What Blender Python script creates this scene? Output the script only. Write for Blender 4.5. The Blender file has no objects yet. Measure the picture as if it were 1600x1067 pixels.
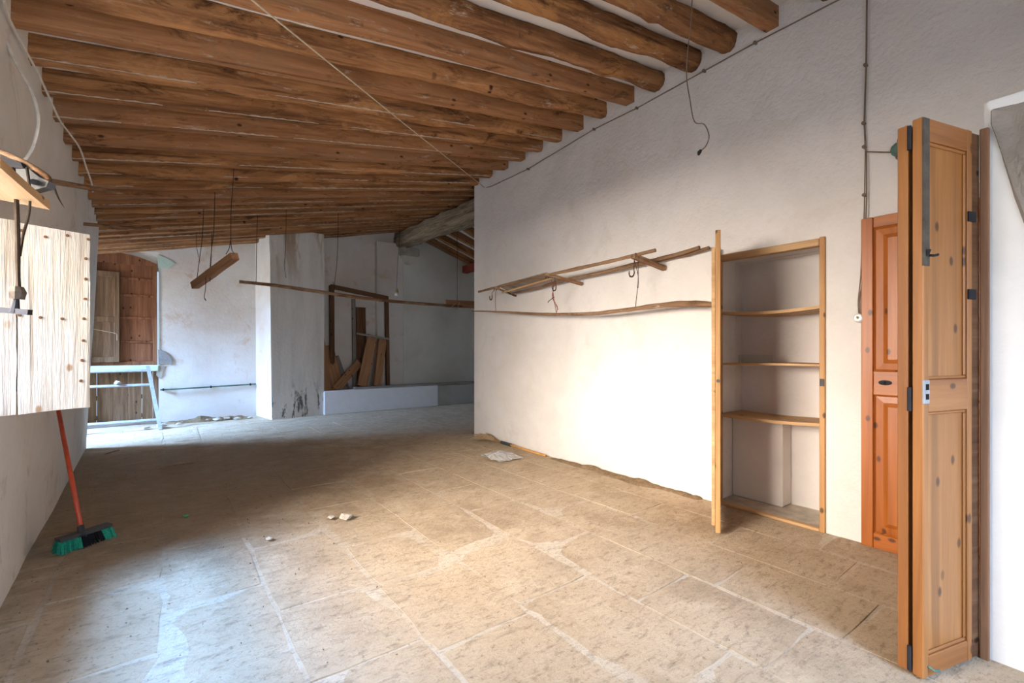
import bpy, bmesh, math, random
from mathutils import Vector, Matrix, noise
R = math.radians
PI = math.pi
random.seed(7)
S = bpy.context.scene
COL = S.collection

# ------------------------------------------------------------ camera, sky, lights, exposure
TH = R(37.12)
CT, ST = math.cos(TH), math.sin(TH)
CAMH, FPX, HOR = 1.25, 720.0, 546.0
cam_d = bpy.data.cameras.new('camera')
cam_d.sensor_width = 36.0
cam_d.lens = FPX / 1600 * 36
cam_d.shift_y = (HOR - 533.5) / 1600
cam_d.clip_start = 0.05
cam = bpy.data.objects.new('camera', cam_d)
COL.objects.link(cam)
cam.location = (0, 0, CAMH)
cam.rotation_euler = (PI / 2, 0, -TH)
S.camera = cam

W = bpy.data.worlds.new('sky')
S.world = W
W.use_nodes = True
bgn = W.node_tree.nodes['Background']
bgn.inputs[0].default_value = (0.62, 0.78, 1.0, 1)
bgn.inputs[1].default_value = 0.8

S.view_settings.view_transform = 'Standard'
S.view_settings.look = 'None'
S.view_settings.gamma = 1
S.view_settings.use_curve_mapping = False
S.view_settings.exposure = 0.08


def area(name, loc, aim, sx, sy, power, col, spread=180):
    d = bpy.data.lights.new(name, 'AREA')
    d.shape = 'RECTANGLE'
    d.size, d.size_y = sx, sy
    d.energy = power
    d.color = col
    d.spread = R(spread)
    o = bpy.data.objects.new(name, d)
    COL.objects.link(o)
    o.location = loc
    o.rotation_euler = (Vector(aim) - Vector(loc)).to_track_quat('-Z', 'Y').to_euler()
    return o


# daylight through the left opening: low warm light off sunlit ground, high blue skylight
area('daylight_left_warm', (-4.2, 2.0, 2.7), (1.0, 2.6, 0.4), 3.8, 3.0, 2500, (1.0, 0.89, 0.77))
area('daylight_left_sky', (-2.7, 2.2, 4.9), (-0.1, 2.8, 0.0), 2.4, 1.6, 2300, (0.24, 0.50, 1.0))
# daylight through the doorway behind the camera: skylight and a soft level part
area('daylight_front_sky', (1.0, -4.0, 4.4), (1.4, 0.7, 0.0), 2.4, 1.6, 850, (0.38, 0.60, 1.0))
area('daylight_front', (0.9, -2.6, 1.3), (1.2, 3.0, 1.4), 2.2, 2.0, 80, (0.86, 0.92, 1.0))
# daylight through the opening in the far left recess
area('daylight_far_sky', (-3.2, 8.7, 2.7), (1.0, 8.4, 0.0), 1.3, 1.2, 420, (0.24, 0.50, 1.0), 75)
area('daylight_far_left', (-3.4, 8.9, 1.9), (1.0, 8.9, 0.6), 1.4, 1.2, 130, (1.0, 0.97, 0.92))

# ------------------------------------------------------------ helpers
RIGHT = Vector((CT, -ST, 0))
FWD = Vector((ST, CT, 0))


def at(px, py, X=None, Y=None, Z=None, D=None):
    """point seen at pixel (px, py) of the photograph on a given plane of the room"""
    u, v = (px - 800) / FPX, (HOR - py) / FPX
    d = FWD + RIGHT * u + Vector((0, 0, v))
    if X is not None: t = X / d.x
    elif Y is not None: t = Y / d.y
    elif Z is not None: t = (Z - CAMH) / d.z
    else: t = D
    return Vector((0, 0, CAMH)) + d * t


WM = {}


def link(o, parent=None, M=None):
    COL.objects.link(o)
    M = M or Matrix.Identity(4)
    if parent is not None:
        o.parent = parent
        o.matrix_basis = WM[parent.name].inverted() @ M
    else:
        o.matrix_basis = M
    WM[o.name] = M
    return o


def mesh_of(bm, name, smooth=False):
    me = bpy.data.meshes.new(name)
    bmesh.ops.recalc_face_normals(bm, faces=bm.faces)
    bm.to_mesh(me)
    bm.free()
    if smooth:
        for p in me.polygons: p.use_smooth = True
    return me


def obj(name, bm, mat, parent=None, M=None, smooth=False, local=False):
    """link a bmesh as one object. Mesh is in world coordinates unless local, then in the frame M"""
    me = mesh_of(bm, name, smooth)
    if parent is not None and M is None: M = WM[parent.name]
    if M is not None and not local: me.transform(M.inverted())
    if mat: me.materials.append(mat)
    return link(bpy.data.objects.new(name, me), parent, M)


def tag(o, label=None, cat=None, group=None, kind=None):
    if label: o['label'] = label
    if cat: o['category'] = cat
    if group: o['group'] = group
    if kind: o['kind'] = kind
    return o


def thing(name, loc, label=None, cat=None, rz=0, group=None, kind=None):
    o = bpy.data.objects.new(name, None)
    o.empty_display_size = 0.1
    link(o, None, Matrix.Translation(loc) @ Matrix.Rotation(rz, 4, 'Z'))
    return tag(o, label, cat, group, kind)


def box(bm, x0, x1, y0, y1, z0, z1, bevel=0.0):
    b = bmesh.new()
    bmesh.ops.create_cube(b, size=1)
    for v in b.verts:
        v.co = Vector((x0 + (v.co.x + .5) * (x1 - x0), y0 + (v.co.y + .5) * (y1 - y0), z0 + (v.co.z + .5) * (z1 - z0)))
    if bevel: bmesh.ops.bevel(b, geom=b.edges[:], offset=bevel, segments=1, affect='EDGES')
    merge(bm, b)


def merge(bm, b):
    me = bpy.data.meshes.new('tmp')
    b.to_mesh(me); b.free()
    bm.from_mesh(me)
    bpy.data.meshes.remove(me)


def BM(): return bmesh.new()


def bx(*a, bevel=0.0):
    bm = BM(); box(bm, *a, bevel=bevel); return bm


def prism(bm, pts, off):
    """closed polygon pts extruded by vector off"""
    off = Vector(off)
    a = [bm.verts.new(p) for p in pts]
    b = [bm.verts.new(Vector(p) + off) for p in pts]
    n = len(a)
    bm.faces.new(a); bm.faces.new(b[::-1])
    for i in range(n): bm.faces.new((a[i], b[i], b[(i + 1) % n], a[(i + 1) % n]))


def smooth_path(pts, n=6):
    pts = [Vector(p) for p in pts]
    if len(pts) < 3: return pts
    out = []
    for i in range(len(pts) - 1):
        p0 = pts[max(i - 1, 0)]; p1 = pts[i]; p2 = pts[i + 1]; p3 = pts[min(i + 2, len(pts) - 1)]
        for k in range(n):
            t = k / n
            out.append(0.5 * ((2 * p1) + (p2 - p0) * t + (2 * p0 - 5 * p1 + 4 * p2 - p3) * t * t + (3 * p1 - p0 - 3 * p2 + p3) * t ** 3))
    out.append(pts[-1])
    return out


def tube(bm, pts, r, seg=6, jit=0.0, seed=0):
    """tube along pts; r a number or (start, end)"""
    pts = [Vector(p) for p in pts]
    n = len(pts)
    rings = []
    up = Vector((0, 0, 1))
    for i, p in enumerate(pts):
        t = (pts[min(i + 1, n - 1)] - pts[max(i - 1, 0)]).normalized()
        a = t.cross(up if abs(t.z) < .95 else Vector((1, 0, 0))).normalized()
        b = a.cross(t)
        if isinstance(r, (tuple, list)):
            f = i / (n - 1) * (len(r) - 1); k = min(int(f), len(r) - 2); rr = r[k] + (r[k + 1] - r[k]) * (f - k)
        else: rr = r
        ring = []
        for k in range(seg):
            an = 2 * PI * k / seg
            q = rr
            if jit: q *= 1 + jit * noise.noise(Vector((p.x * 9 + math.cos(an), p.y * 9 + math.sin(an), p.z * 9 + seed)))
            ring.append(bm.verts.new(p + (a * math.cos(an) + b * math.sin(an)) * q))
        rings.append(ring)
    for i in range(n - 1):
        for k in range(seg):
            bm.faces.new((rings[i][k], rings[i][(k + 1) % seg], rings[i + 1][(k + 1) % seg], rings[i + 1][k]))
    bm.faces.new(rings[0][::-1]); bm.faces.new(rings[-1])


def tb(pts, r, seg=6, jit=0.0, seed=0, n=0):
    bm = BM()
    tube(bm, smooth_path(pts, n) if n else pts, r, seg, jit, seed)
    return bm


def frame_M(p0, p1, up=(0, 0, 1)):
    p0, p1 = Vector(p0), Vector(p1)
    x = (p1 - p0).normalized()
    y = Vector(up).cross(x).normalized()
    z = x.cross(y)
    M = Matrix((x, y, z)).transposed().to_4x4()
    M.translation = p0
    return M, (p1 - p0).length


def plank(name, p0, p1, w, h, mat, parent=None, up=(0, 0, 1), bevel=0.003, taper=1.0, jit=0.0):
    """board from p0 to p1 (axis), w across, h along up, its grain along its length"""
    M, L = frame_M(p0, p1, up)
    bm = BM()
    N = max(1, int(L / .12)) if jit else 1
    rings = []
    sd = random.random() * 50
    for i in range(N + 1):
        x = L * i / N
        k = 1 + (taper - 1) * i / N
        ring = []
        for sy, sz in ((-1, -1), (1, -1), (1, 1), (-1, 1)):
            d = Vector((0, noise.noise(Vector((x * 4, sy, sd))), noise.noise(Vector((x * 4, sz + 7, sd))))) * jit if jit else Vector()
            ring.append(bm.verts.new(Vector((x, sy * w / 2 * k, sz * h / 2)) + d))
        rings.append(ring)
    for i in range(N):
        for k in range(4): bm.faces.new((rings[i][k], rings[i][(k + 1) % 4], rings[i + 1][(k + 1) % 4], rings[i + 1][k]))
    bm.faces.new(rings[0][::-1]); bm.faces.new(rings[-1])
    if bevel:
        es = [e for e in bm.edges if e.is_boundary or e.calc_face_angle(0) > .6]
        bmesh.ops.bevel(bm, geom=es, offset=bevel, segments=1, affect='EDGES')
    return obj(name, bm, mat, parent, M, local=True)


def lump(p, r, seed, flat=.45, sub=2, k=.5):
    bm = BM()
    bmesh.ops.create_icosphere(bm, subdivisions=sub, radius=1)
    for v in bm.verts:
        n = noise.noise(v.co * 1.3 + Vector((seed * 3.1, seed, 0))) * k + noise.noise(v.co * 3 + Vector((seed, 0, 5))) * k * .5
        v.co = v.co * (1 + n)
        v.co.z = max(v.co.z, -.55) * flat
        v.co = Vector(p) + v.co * r
    return bm


# ------------------------------------------------------------ materials
def nodes_mat(name):
    m = bpy.data.materials.new(name)
    m.use_nodes = True
    nt = m.node_tree
    b = nt.nodes['Principled BSDF']
    return m, nt, b


def N(nt, t, **k):
    n = nt.nodes.new(t)
    for a, v in k.items(): setattr(n, a, v)
    return n


def noise_n(nt, vec, scale, detail=6, rough=.6, dist=0.0):
    n = N(nt, 'ShaderNodeTexNoise')
    n.inputs['Scale'].default_value = scale
    n.inputs['Detail'].default_value = detail
    n.inputs['Roughness'].default_value = rough
    n.inputs['Distortion'].default_value = dist
    nt.links.new(vec, n.inputs['Vector'])
    return n.outputs[0]


def ramp(nt, fac, stops):
    r = N(nt, 'ShaderNodeValToRGB')
    el = r.color_ramp.elements
    while len(el) < len(stops): el.new(.5)
    for e, (p, c) in zip(el, stops):
        e.position = p
        e.color = (c[0], c[1], c[2], 1) if isinstance(c, (tuple, list)) else (c, c, c, 1)
    nt.links.new(fac, r.inputs[0])
    return r.outputs[0]


def mix(nt, fac, a, b, mode='MIX'):
    m = N(nt, 'ShaderNodeMix', data_type='RGBA', blend_type=mode)
    for s, v in ((m.inputs[0], fac), (m.inputs[6], a), (m.inputs[7], b)):
        if isinstance(v, (int, float)): s.default_value = v
        elif isinstance(v, (tuple, list)): s.default_value = (v[0], v[1], v[2], 1)
        else: nt.links.new(v, s)
    return m.outputs[2]


def bump(nt, b, h, strength, dist=.02):
    n = N(nt, 'ShaderNodeBump')
    n.inputs['Strength'].default_value = strength
    n.inputs['Distance'].default_value = dist
    nt.links.new(h, n.inputs['Height'])
    nt.links.new(n.outputs[0], b.inputs['Normal'])


def coords(nt, scale=(1, 1, 1), rand=0.0):
    tc = N(nt, 'ShaderNodeTexCoord')
    v = tc.outputs['Object']
    if rand:
        oi = N(nt, 'ShaderNodeObjectInfo')
        a = N(nt, 'ShaderNodeVectorMath', operation='MULTIPLY_ADD')
        cb = N(nt, 'ShaderNodeCombineXYZ')
        for i in range(3): nt.links.new(oi.outputs['Random'], cb.inputs[i])
        nt.links.new(cb.outputs[0], a.inputs[0])
        a.inputs[1].default_value = (rand, rand * 1.7, rand * 2.3)
        nt.links.new(v, a.inputs[2])
        v = a.outputs[0]
    mp = N(nt, 'ShaderNodeMapping')
    mp.inputs['Scale'].default_value = scale
    nt.links.new(v, mp.inputs[0])
    return mp.outputs[0], v


def plaster(name, base, stain, amount=.5, scale=.8, bumpk=.25, spots=None, fine=28):
    m, nt, b = nodes_mat(name)
    _, v = coords(nt)
    a = noise_n(nt, v, scale, 8, .62, .3)
    f = ramp(nt, a, [(.42, 0.0), (.72, amount)])
    c = mix(nt, f, base, stain)
    a2 = noise_n(nt, v, 7, 6, .7)
    c = mix(nt, ramp(nt, a2, [(.5, 0.0), (.8, .22)]), c, tuple(x * .72 for x in base))
    if spots:
        a3 = noise_n(nt, v, 2.6, 10, .7, .6)
        c = mix(nt, ramp(nt, a3, [(.565, 0.0), (.66, .6)]), c, spots)
    nt.links.new(c, b.inputs['Base Color'])
    b.inputs['Roughness'].default_value = .92
    h = mix(nt, .6, noise_n(nt, v, fine, 6, .6), noise_n(nt, v, 5, 4, .5))
    bump(nt, b, h, bumpk, .03)
    return m


def wood(name, dark, mid, light, axis='X', s=7.0, knots=0.0, rough=.7, bumpk=.25, mottle=None, rand=9.0, stretch=.07, knot_col=None, crack=.35):
    m, nt, b = nodes_mat(name)
    sc = [s, s, s]
    sc['XYZ'.index(axis)] = s * stretch
    v, raw = coords(nt, sc, rand)
    g = noise_n(nt, v, 1.6, 8, .65, .8)
    c = ramp(nt, g, [(.30, dark), (.5, mid), (.70, light)])
    g2 = noise_n(nt, v, 7, 5, .7)
    c = mix(nt, ramp(nt, g2, [(.35, .35), (.6, 0.0)]), c, dark)
    if mottle:
        ms = [3.0, 3.0, 3.0]
        ms['XYZ'.index(axis)] = .85
        mv = N(nt, 'ShaderNodeMapping')
        mv.inputs['Scale'].default_value = ms
        nt.links.new(raw, mv.inputs[0])
        g3 = noise_n(nt, mv.outputs[0], 1.5, 10, .74, .7)
        c = mix(nt, ramp(nt, g3, [(.50, 0.0), (.60, .85)]), c, mottle)
        g4 = noise_n(nt, mv.outputs[0], 2.6, 10, .78, .9)
        c = mix(nt, ramp(nt, g4, [(.54, 0.0), (.66, .9)]), c, tuple(x * .45 for x in dark))
        g5 = noise_n(nt, mv.outputs[0], 4.5, 8, .8, .4)
        c = mix(nt, ramp(nt, g5, [(.59, 0.0), (.66, .7)]), c, (.54, .44, .34))
    ck = [s * 1.6] * 3
    ck['XYZ'.index(axis)] = s * .05
    cv = N(nt, 'ShaderNodeMapping')
    cv.inputs['Scale'].default_value = ck
    nt.links.new(raw, cv.inputs[0])
    g6 = noise_n(nt, cv.outputs[0], 1.0, 6, .6, .2)
    c = mix(nt, ramp(nt, g6, [(.60, 0.0), (.70, crack)]), c, tuple(x * .3 for x in dark))
    if knots:
        sx = N(nt, 'ShaderNodeSeparateXYZ')
        nt.links.new(raw, sx.inputs[0])
        cb = N(nt, 'ShaderNodeCombineXYZ')
        ad = N(nt, 'ShaderNodeMath', operation='ADD')
        others = [q for q in 'XYZ' if q != axis]
        nt.links.new(sx.outputs['XYZ'.index(others[0])], ad.inputs[0])
        nt.links.new(sx.outputs['XYZ'.index(others[1])], ad.inputs[1])
        nt.links.new(ad.outputs[0], cb.inputs[0])
        nt.links.new(sx.outputs['XYZ'.index(axis)], cb.inputs[1])
        mp = N(nt, 'ShaderNodeMapping')
        mp.inputs['Scale'].default_value = (9, 5.5, 1)
        nt.links.new(cb.outputs[0], mp.inputs[0])
        vo = N(nt, 'ShaderNodeTexVoronoi', voronoi_dimensions='2D')
        vo.inputs['Scale'].default_value = 1.0
        nt.links.new(mp.outputs[0], vo.inputs['Vector'])
        ga = N(nt, 'ShaderNodeSeparateColor')
        nt.links.new(vo.outputs['Color'], ga.inputs[0])
        mm = N(nt, 'ShaderNodeMath', operation='MULTIPLY')
        nt.links.new(ramp(nt, vo.outputs['Distance'], [(.065, .95), (.10, .55), (.13, 0.0)]), mm.inputs[0])
        nt.links.new(ramp(nt, ga.outputs[0], [(.98 - knots * .6, 0.0), (1.0 - knots * .6, 1.0)]), mm.inputs[1])
        c = mix(nt, mm.outputs[0], c, knot_col or tuple(x * .3 for x in dark))
    nt.links.new(c, b.inputs['Base Color'])
    b.inputs['Roughness'].default_value = rough
    if rough >= .7: b.inputs['Specular IOR Level'].default_value = .12
    bump(nt, b, mix(nt, .5, g, g2), bumpk, .02)
    return m


def plain(name, col, rough=.6, metal=0.0, var=.25, scale=25, alpha=None):
    m, nt, b = nodes_mat(name)
    _, v = coords(nt)
    c = mix(nt, ramp(nt, noise_n(nt, v, scale, 5, .6), [(.35, 0.0), (.7, 1.0)]), col, tuple(x * (1 - var) for x in col))
    nt.links.new(c, b.inputs['Base Color'])
    b.inputs['Roughness'].default_value = rough
    b.inputs['Metallic'].default_value = metal
    if rough >= .6: b.inputs['Specular IOR Level'].default_value = .1
    return m


P_RIGHT = plaster('plaster_right', (.80, .765, .73), (.60, .545, .50), .6, .8, .7, (.70, .66, .60), 34)
P_LEFT = plaster('plaster_left', (.72, .68, .62), (.56, .51, .44), .7, 1.0, .25, (.45, .36, .27))
P_BACK = plaster('plaster_back', (.78, .74, .69), (.62, .50, .40), .7, .9, .3, (.60, .42, .29))
P_DIM = plaster('plaster_far', (.78, .77, .71), (.60, .59, .52), .8, 1.1, .3)
P_CEIL = plaster('plaster_ceiling', (.80, .77, .74), (.66, .61, .56), .5, 1.2, .2)
P_NICHE = plaster('plaster_niche', (.78, .73, .69), (.64, .57, .52), .5, 1.6, .25)
P_FRONT = plaster('plaster_front', (.80, .80, .79), (.70, .70, .69), .4, 1.2, .2)
P_GREEN = plaster('plaster_green', (.62, .76, .68), (.42, .58, .48), .7, 3, .3)
P_LOW = plaster('plaster_trough', (.78, .80, .82), (.60, .60, .58), .6, 1.3, .3)
P_LOW2 = plaster('plaster_trough_bare', (.50, .49, .45), (.34, .33, .29), .8, 2.2, .3)
M_ROUGH = plaster('rough_stone', (.31, .28, .245), (.20, .18, .155), .8, 4, 1.0, None, 14)
M_STONE = plaster('corbel_stone', (.46, .41, .34), (.28, .24, .19), .8, 6, .8)
M_PLUG = plaster('grey_patch', (.30, .29, .27), (.22, .21, .2), .8, 6, .7)


def pillar_mat():
    m, nt, b = nodes_mat('pillar_plaster')
    v, raw = coords(nt, (5, 5, .55))
    c = mix(nt, ramp(nt, noise_n(nt, v, 1.0, 8, .7, .4), [(.40, 0.0), (.75, .85)]), (.78, .75, .70), (.52, .48, .43))
    c = mix(nt, ramp(nt, noise_n(nt, raw, 1.6, 6, .6), [(.45, 0.0), (.7, .5)]), c, (.82, .79, .74))
    # soot marks low down and rust runs at the top edge
    v2, _ = coords(nt, (7, 7, 2.2))
    sx = N(nt, 'ShaderNodeSeparateXYZ'); nt.links.new(raw, sx.inputs[0])
    low = N(nt, 'ShaderNodeMapRange'); nt.links.new(sx.outputs[2], low.inputs[0])
    low.inputs[1].default_value, low.inputs[2].default_value = .75, .35
    soot = ramp(nt, noise_n(nt, v2, 1.0, 8, .7, .3), [(.54, 0.0), (.60, .9)])
    mm = N(nt, 'ShaderNodeMath', operation='MULTIPLY'); nt.links.new(low.outputs[0], mm.inputs[0]); nt.links.new(soot, mm.inputs[1])
    c = mix(nt, mm.outputs[0], c, (.06, .06, .06))
    hi = N(nt, 'ShaderNodeMapRange'); nt.links.new(sx.outputs[2], hi.inputs[0])
    hi.inputs[1].default_value, hi.inputs[2].default_value = 2.2, 3.2
    ru = ramp(nt, noise_n(nt, v, .8, 8, .7, .5), [(.48, 0.0), (.58, .8)])
    m2 = N(nt, 'ShaderNodeMath', operation='MULTIPLY'); nt.links.new(hi.outputs[0], m2.inputs[0]); nt.links.new(ru, m2.inputs[1])
    c = mix(nt, m2.outputs[0], c, (.36, .22, .12))
    nt.links.new(c, b.inputs['Base Color'])
    b.inputs['Roughness'].default_value = .9
    bump(nt, b, noise_n(nt, raw, 20, 6, .6), .3, .03)
    return m


M_PILLAR = pillar_mat()

W_SAWN = wood('sawn_joist', (.20, .087, .037), (.37, .172, .075), (.49, .245, .115), 'X', 8, .14, .78, .45, (.31, .165, .085), crack=.6)
W_ROUGH = wood('rough_joist', (.12, .052, .023), (.35, .16, .066), (.55, .275, .115), 'X', 8, .06, .85, 1.0, (.50, .245, .10), crack=.7)
W_LOG = wood('log_joist', (.12, .05, .022), (.28, .13, .055), (.42, .21, .095), 'X', 8, .04, .85, .9, (.42, .20, .07), crack=.7)
W_BEAM = wood('weathered_beam', (.10, .072, .048), (.30, .23, .16), (.50, .40, .29), 'X', 10, 0, .9, 1.0)
W_DOOR = wood('orange_pine', (.28, .075, .010), (.41, .12, .018), (.48, .16, .03), 'Z', 6, .75, .42, .08, None, 9, .05, (.10, .03, .012))
W_DOORX = wood('orange_pine_rail', (.28, .075, .010), (.41, .12, .018), (.48, .16, .03), 'Y', 6, .5, .42, .08, None, 9, .05, (.10, .03, .012))
W_PALE = wood('varnished_pine', (.28, .105, .028), (.41, .17, .048), (.48, .225, .072), 'Z', 6, .8, .38, .08, None, 9, .05, (.09, .035, .015))
W_PALEX = wood('varnished_pine_rail', (.26, .09, .026), (.38, .15, .042), (.45, .20, .064), 'X', 6, .5, .38, .08, None, 9, .05, (.09, .035, .015))
W_POST = wood('brown_post', (.16, .075, .035), (.27, .135, .07), (.34, .18, .10), 'Z', 8, 0, .6, .2)
W_CUP = wood('cupboard_pine', (.36, .165, .055), (.50, .26, .095), (.60, .35, .14), 'Z', 7, .6, .6, .15, None, 9, .05)
W_SHELF = wood('shelf_pine', (.42, .23, .095), (.55, .34, .16), (.66, .45, .24), 'Y', 7, .5, .65, .15, None, 9, .05)
W_OLD = wood('old_red_pine', (.13, .05, .025), (.26, .105, .05), (.34, .15, .075), 'Z', 9, .3, .75, .3, None, 9, .06)
W_HATCH = wood('worn_hatch', (.10, .055, .03), (.21, .125, .07), (.30, .195, .115), 'Z', 9, .12, .85, .5)
W_SHUT = wood('bleached_plank', (.22, .175, .13), (.42, .385, .335), (.50, .47, .43), 'Z', 9, .12, .9, .5, None, 9, .04, (.22, .14, .08), crack=.4)
W_POLE = wood('pole_wood', (.12, .06, .03), (.26, .135, .07), (.40, .235, .135), 'X', 12, 0, .85, .7, (.40, .27, .17))
W_POLEY = wood('pole_wood_y', (.13, .07, .038), (.29, .17, .095), (.42, .27, .165), 'Y', 12, 0, .85, .7, (.30, .20, .13))
W_PLK = wood('loose_plank', (.27, .125, .058), (.43, .225, .115), (.54, .32, .18), 'X', 8, .2, .75, .25)
W_PLKD = wood('dark_plank', (.085, .04, .022), (.16, .08, .042), (.24, .13, .07), 'X', 8, .3, .75, .3)
W_PLKG = wood('grey_plank', (.17, .145, .12), (.30, .265, .23), (.42, .38, .34), 'X', 8, .3, .85, .4)
W_RED = wood('red_purlin', (.22, .045, .028), (.33, .07, .045), (.40, .10, .065), 'X', 8, 0, .7, .2)
M_WIRE = plain('rusty_wire', (.075, .045, .032), .7, .3)
M_CORD = plain('brown_cord', (.24, .18, .135), .9)
M_TWINE = plain('twine', (.56, .46, .32), .9)
M_RED = plain('red_twine', (.42, .10, .06), .9)
M_WCORD = plain('white_cable', (.70, .66, .58), .5)
M_IRON = plain('iron', (.035, .035, .04), .7, .1)
M_STEEL = plain('worn_steel', (.12, .12, .12), .7, .1)
M_STRIP = plain('worn_strip', (.13, .11, .092), .7, 0, .4, 20)
M_ZINC = plain('grey_paint', (.42, .42, .43), .6, .2)
M_BRASS = plain('brass', (.38, .30, .14), .45, .8)
M_WHITE = plain('ceramic', (.80, .78, .74), .3)
M_RUST = plain('rust_nail', (.16, .085, .05), .9, .2)
M_BROOMR = plain('red_handle', (.62, .085, .035), .4)
M_GREENB = plain('green_bristle', (.03, .36, .24), .8, 0, .5, 90)
M_BLACKB = plain('black_bristle', (.012, .014, .016), .8)
M_DKGREY = plain('dark_plastic', (.045, .05, .055), .5)
M_PIPE = plain('green_pipe', (.10, .20, .15), .5, 0, .5, 6)
M_STRAW = plain('straw', (.50, .35, .21), .95, 0, .4, 60)
M_ORANGE = plain('orange_handle', (.62, .32, .10), .6)
M_GREENP = plain('green_scrap', (.03, .45, .08), .5)
M_ROPE = plain('dark_rope', (.05, .036, .026), .9)
M_CLOTH = plain('grey_cloth', (.14, .115, .09), .95, 0, .4, 40)
M_LUMP = plain('plaster_lump', (.60, .53, .44), .95, 0, .35, 12)
M_EARTH = plain('earth', (.27, .185, .11), 1.0, 0, .5, 30)
M_LIT_CRUST = plain('lit_edge_crust', (.60, .47, .36), .95, 0, .35, 30)
M_HOLE = plain('keyhole_dark', (.02, .015, .012), .8)


def glass_mat():
    m, nt, b = nodes_mat('thin_glass')
    b.inputs['Base Color'].default_value = (.86, .93, .90, 1)
    b.inputs['Roughness'].default_value = .08
    b.inputs['Transmission Weight'].default_value = 1.0
    b.inputs['IOR'].default_value = 1.12
    return m


def plastic_mat():
    m, nt, b = nodes_mat('clear_film')
    b.inputs['Base Color'].default_value = (.85, .84, .82, 1)
    b.inputs['Roughness'].default_value = .25
    b.inputs['Transmission Weight'].default_value = .55
    b.inputs['IOR'].default_value = 1.2
    return m


def stone_floor_mat(name, mortar=False):
    m, nt, b = nodes_mat(name)
    geo = N(nt, 'ShaderNodeNewGeometry')
    v = geo.outputs['Position']
    if mortar:
        c = mix(nt, noise_n(nt, v, 9, 6, .7), (.50, .41, .30), (.68, .59, .47))
    else:
        a = noise_n(nt, v, 1.3, 8, .65, .4)
        c = ramp(nt, a, [(.30, (.35, .25, .155)), (.5, (.50, .375, .245)), (.7, (.60, .475, .33))])
        oi = N(nt, 'ShaderNodeObjectInfo')
        c = mix(nt, ramp(nt, oi.outputs['Random'], [(0, 0.0), (1, .30)]), c, (.53, .43, .31))
    # dust lying over stones and joints alike
    sp = N(nt, 'ShaderNodeSeparateXYZ')
    nt.links.new(v, sp.inputs[0])
    mr = N(nt, 'ShaderNodeMapRange')
    nt.links.new(sp.outputs[1], mr.inputs[0])
    mr.inputs[1].default_value, mr.inputs[2].default_value = 2.6, 6.0
    mr.inputs[3].default_value, mr.inputs[4].default_value = .0, .16
    ad = N(nt, 'ShaderNodeMath', operation='ADD')
    nt.links.new(noise_n(nt, v, 2.3, 9, .7, .5), ad.inputs[0])
    nt.links.new(mr.outputs[0], ad.inputs[1])
    dust = mix(nt, ramp(nt, noise_n(nt, v, 5, 8, .7), [(.35, 0.0), (.7, 1.0)]), (.46, .34, .215), (.63, .505, .36))
    c = mix(nt, ramp(nt, ad.outputs[0], [(.46, 0.0), (.60, .9)]), c, dust)
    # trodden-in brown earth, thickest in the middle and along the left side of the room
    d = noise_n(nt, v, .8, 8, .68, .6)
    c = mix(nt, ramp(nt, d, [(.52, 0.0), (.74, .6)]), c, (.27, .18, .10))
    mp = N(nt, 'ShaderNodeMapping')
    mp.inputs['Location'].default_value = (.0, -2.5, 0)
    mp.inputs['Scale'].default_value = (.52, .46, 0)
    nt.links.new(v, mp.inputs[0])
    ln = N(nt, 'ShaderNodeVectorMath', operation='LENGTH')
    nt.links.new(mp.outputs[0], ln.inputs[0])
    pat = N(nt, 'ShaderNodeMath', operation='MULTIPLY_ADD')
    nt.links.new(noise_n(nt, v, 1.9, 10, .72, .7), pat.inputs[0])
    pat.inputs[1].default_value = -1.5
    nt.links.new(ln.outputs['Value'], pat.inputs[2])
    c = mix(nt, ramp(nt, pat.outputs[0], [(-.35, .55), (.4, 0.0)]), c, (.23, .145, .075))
    # scuffs, specks and chips
    sc = N(nt, 'ShaderNodeMapping')
    sc.inputs['Rotation'].default_value = (0, 0, .5)
    sc.inputs['Scale'].default_value = (9, 26, 9)
    nt.links.new(v, sc.inputs[0])
    c = mix(nt, ramp(nt, noise_n(nt, sc.outputs[0], 1.0, 8, .75, .3), [(.52, 0.0), (.68, .75)]), c, (.23, .16, .10))
    c = mix(nt, ramp(nt, noise_n(nt, v, 38, 6, .8), [(.56, 0.0), (.66, .7)]), c, (.16, .105, .062))
    c = mix(nt, ramp(nt, noise_n(nt, v, 17, 8, .8), [(.58, 0.0), (.72, .5)]), c, (.64, .515, .375))
    nt.links.new(c, b.inputs['Base Color'])
    b.inputs['Roughness'].default_value = .9
    h = mix(nt, .5, noise_n(nt, v, 10, 10, .75, .5), noise_n(nt, sc.outputs[0], 1.2, 8, .75))
    bump(nt, b, h, .8, .04)
    return m


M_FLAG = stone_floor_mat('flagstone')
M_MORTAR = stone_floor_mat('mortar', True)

# ------------------------------------------------------------ floor
XL, XR, YP, YB = -.65, 3.6, 5.65, 9.87


def lerp(a, b, t): return a + (b - a) * t


bm = BM()
box(bm, -2.9, 7.2, -1.6, 10.6, -.12, -.001)
floor = tag(obj('floor', bm, M_MORTAR), kind='structure')


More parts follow.
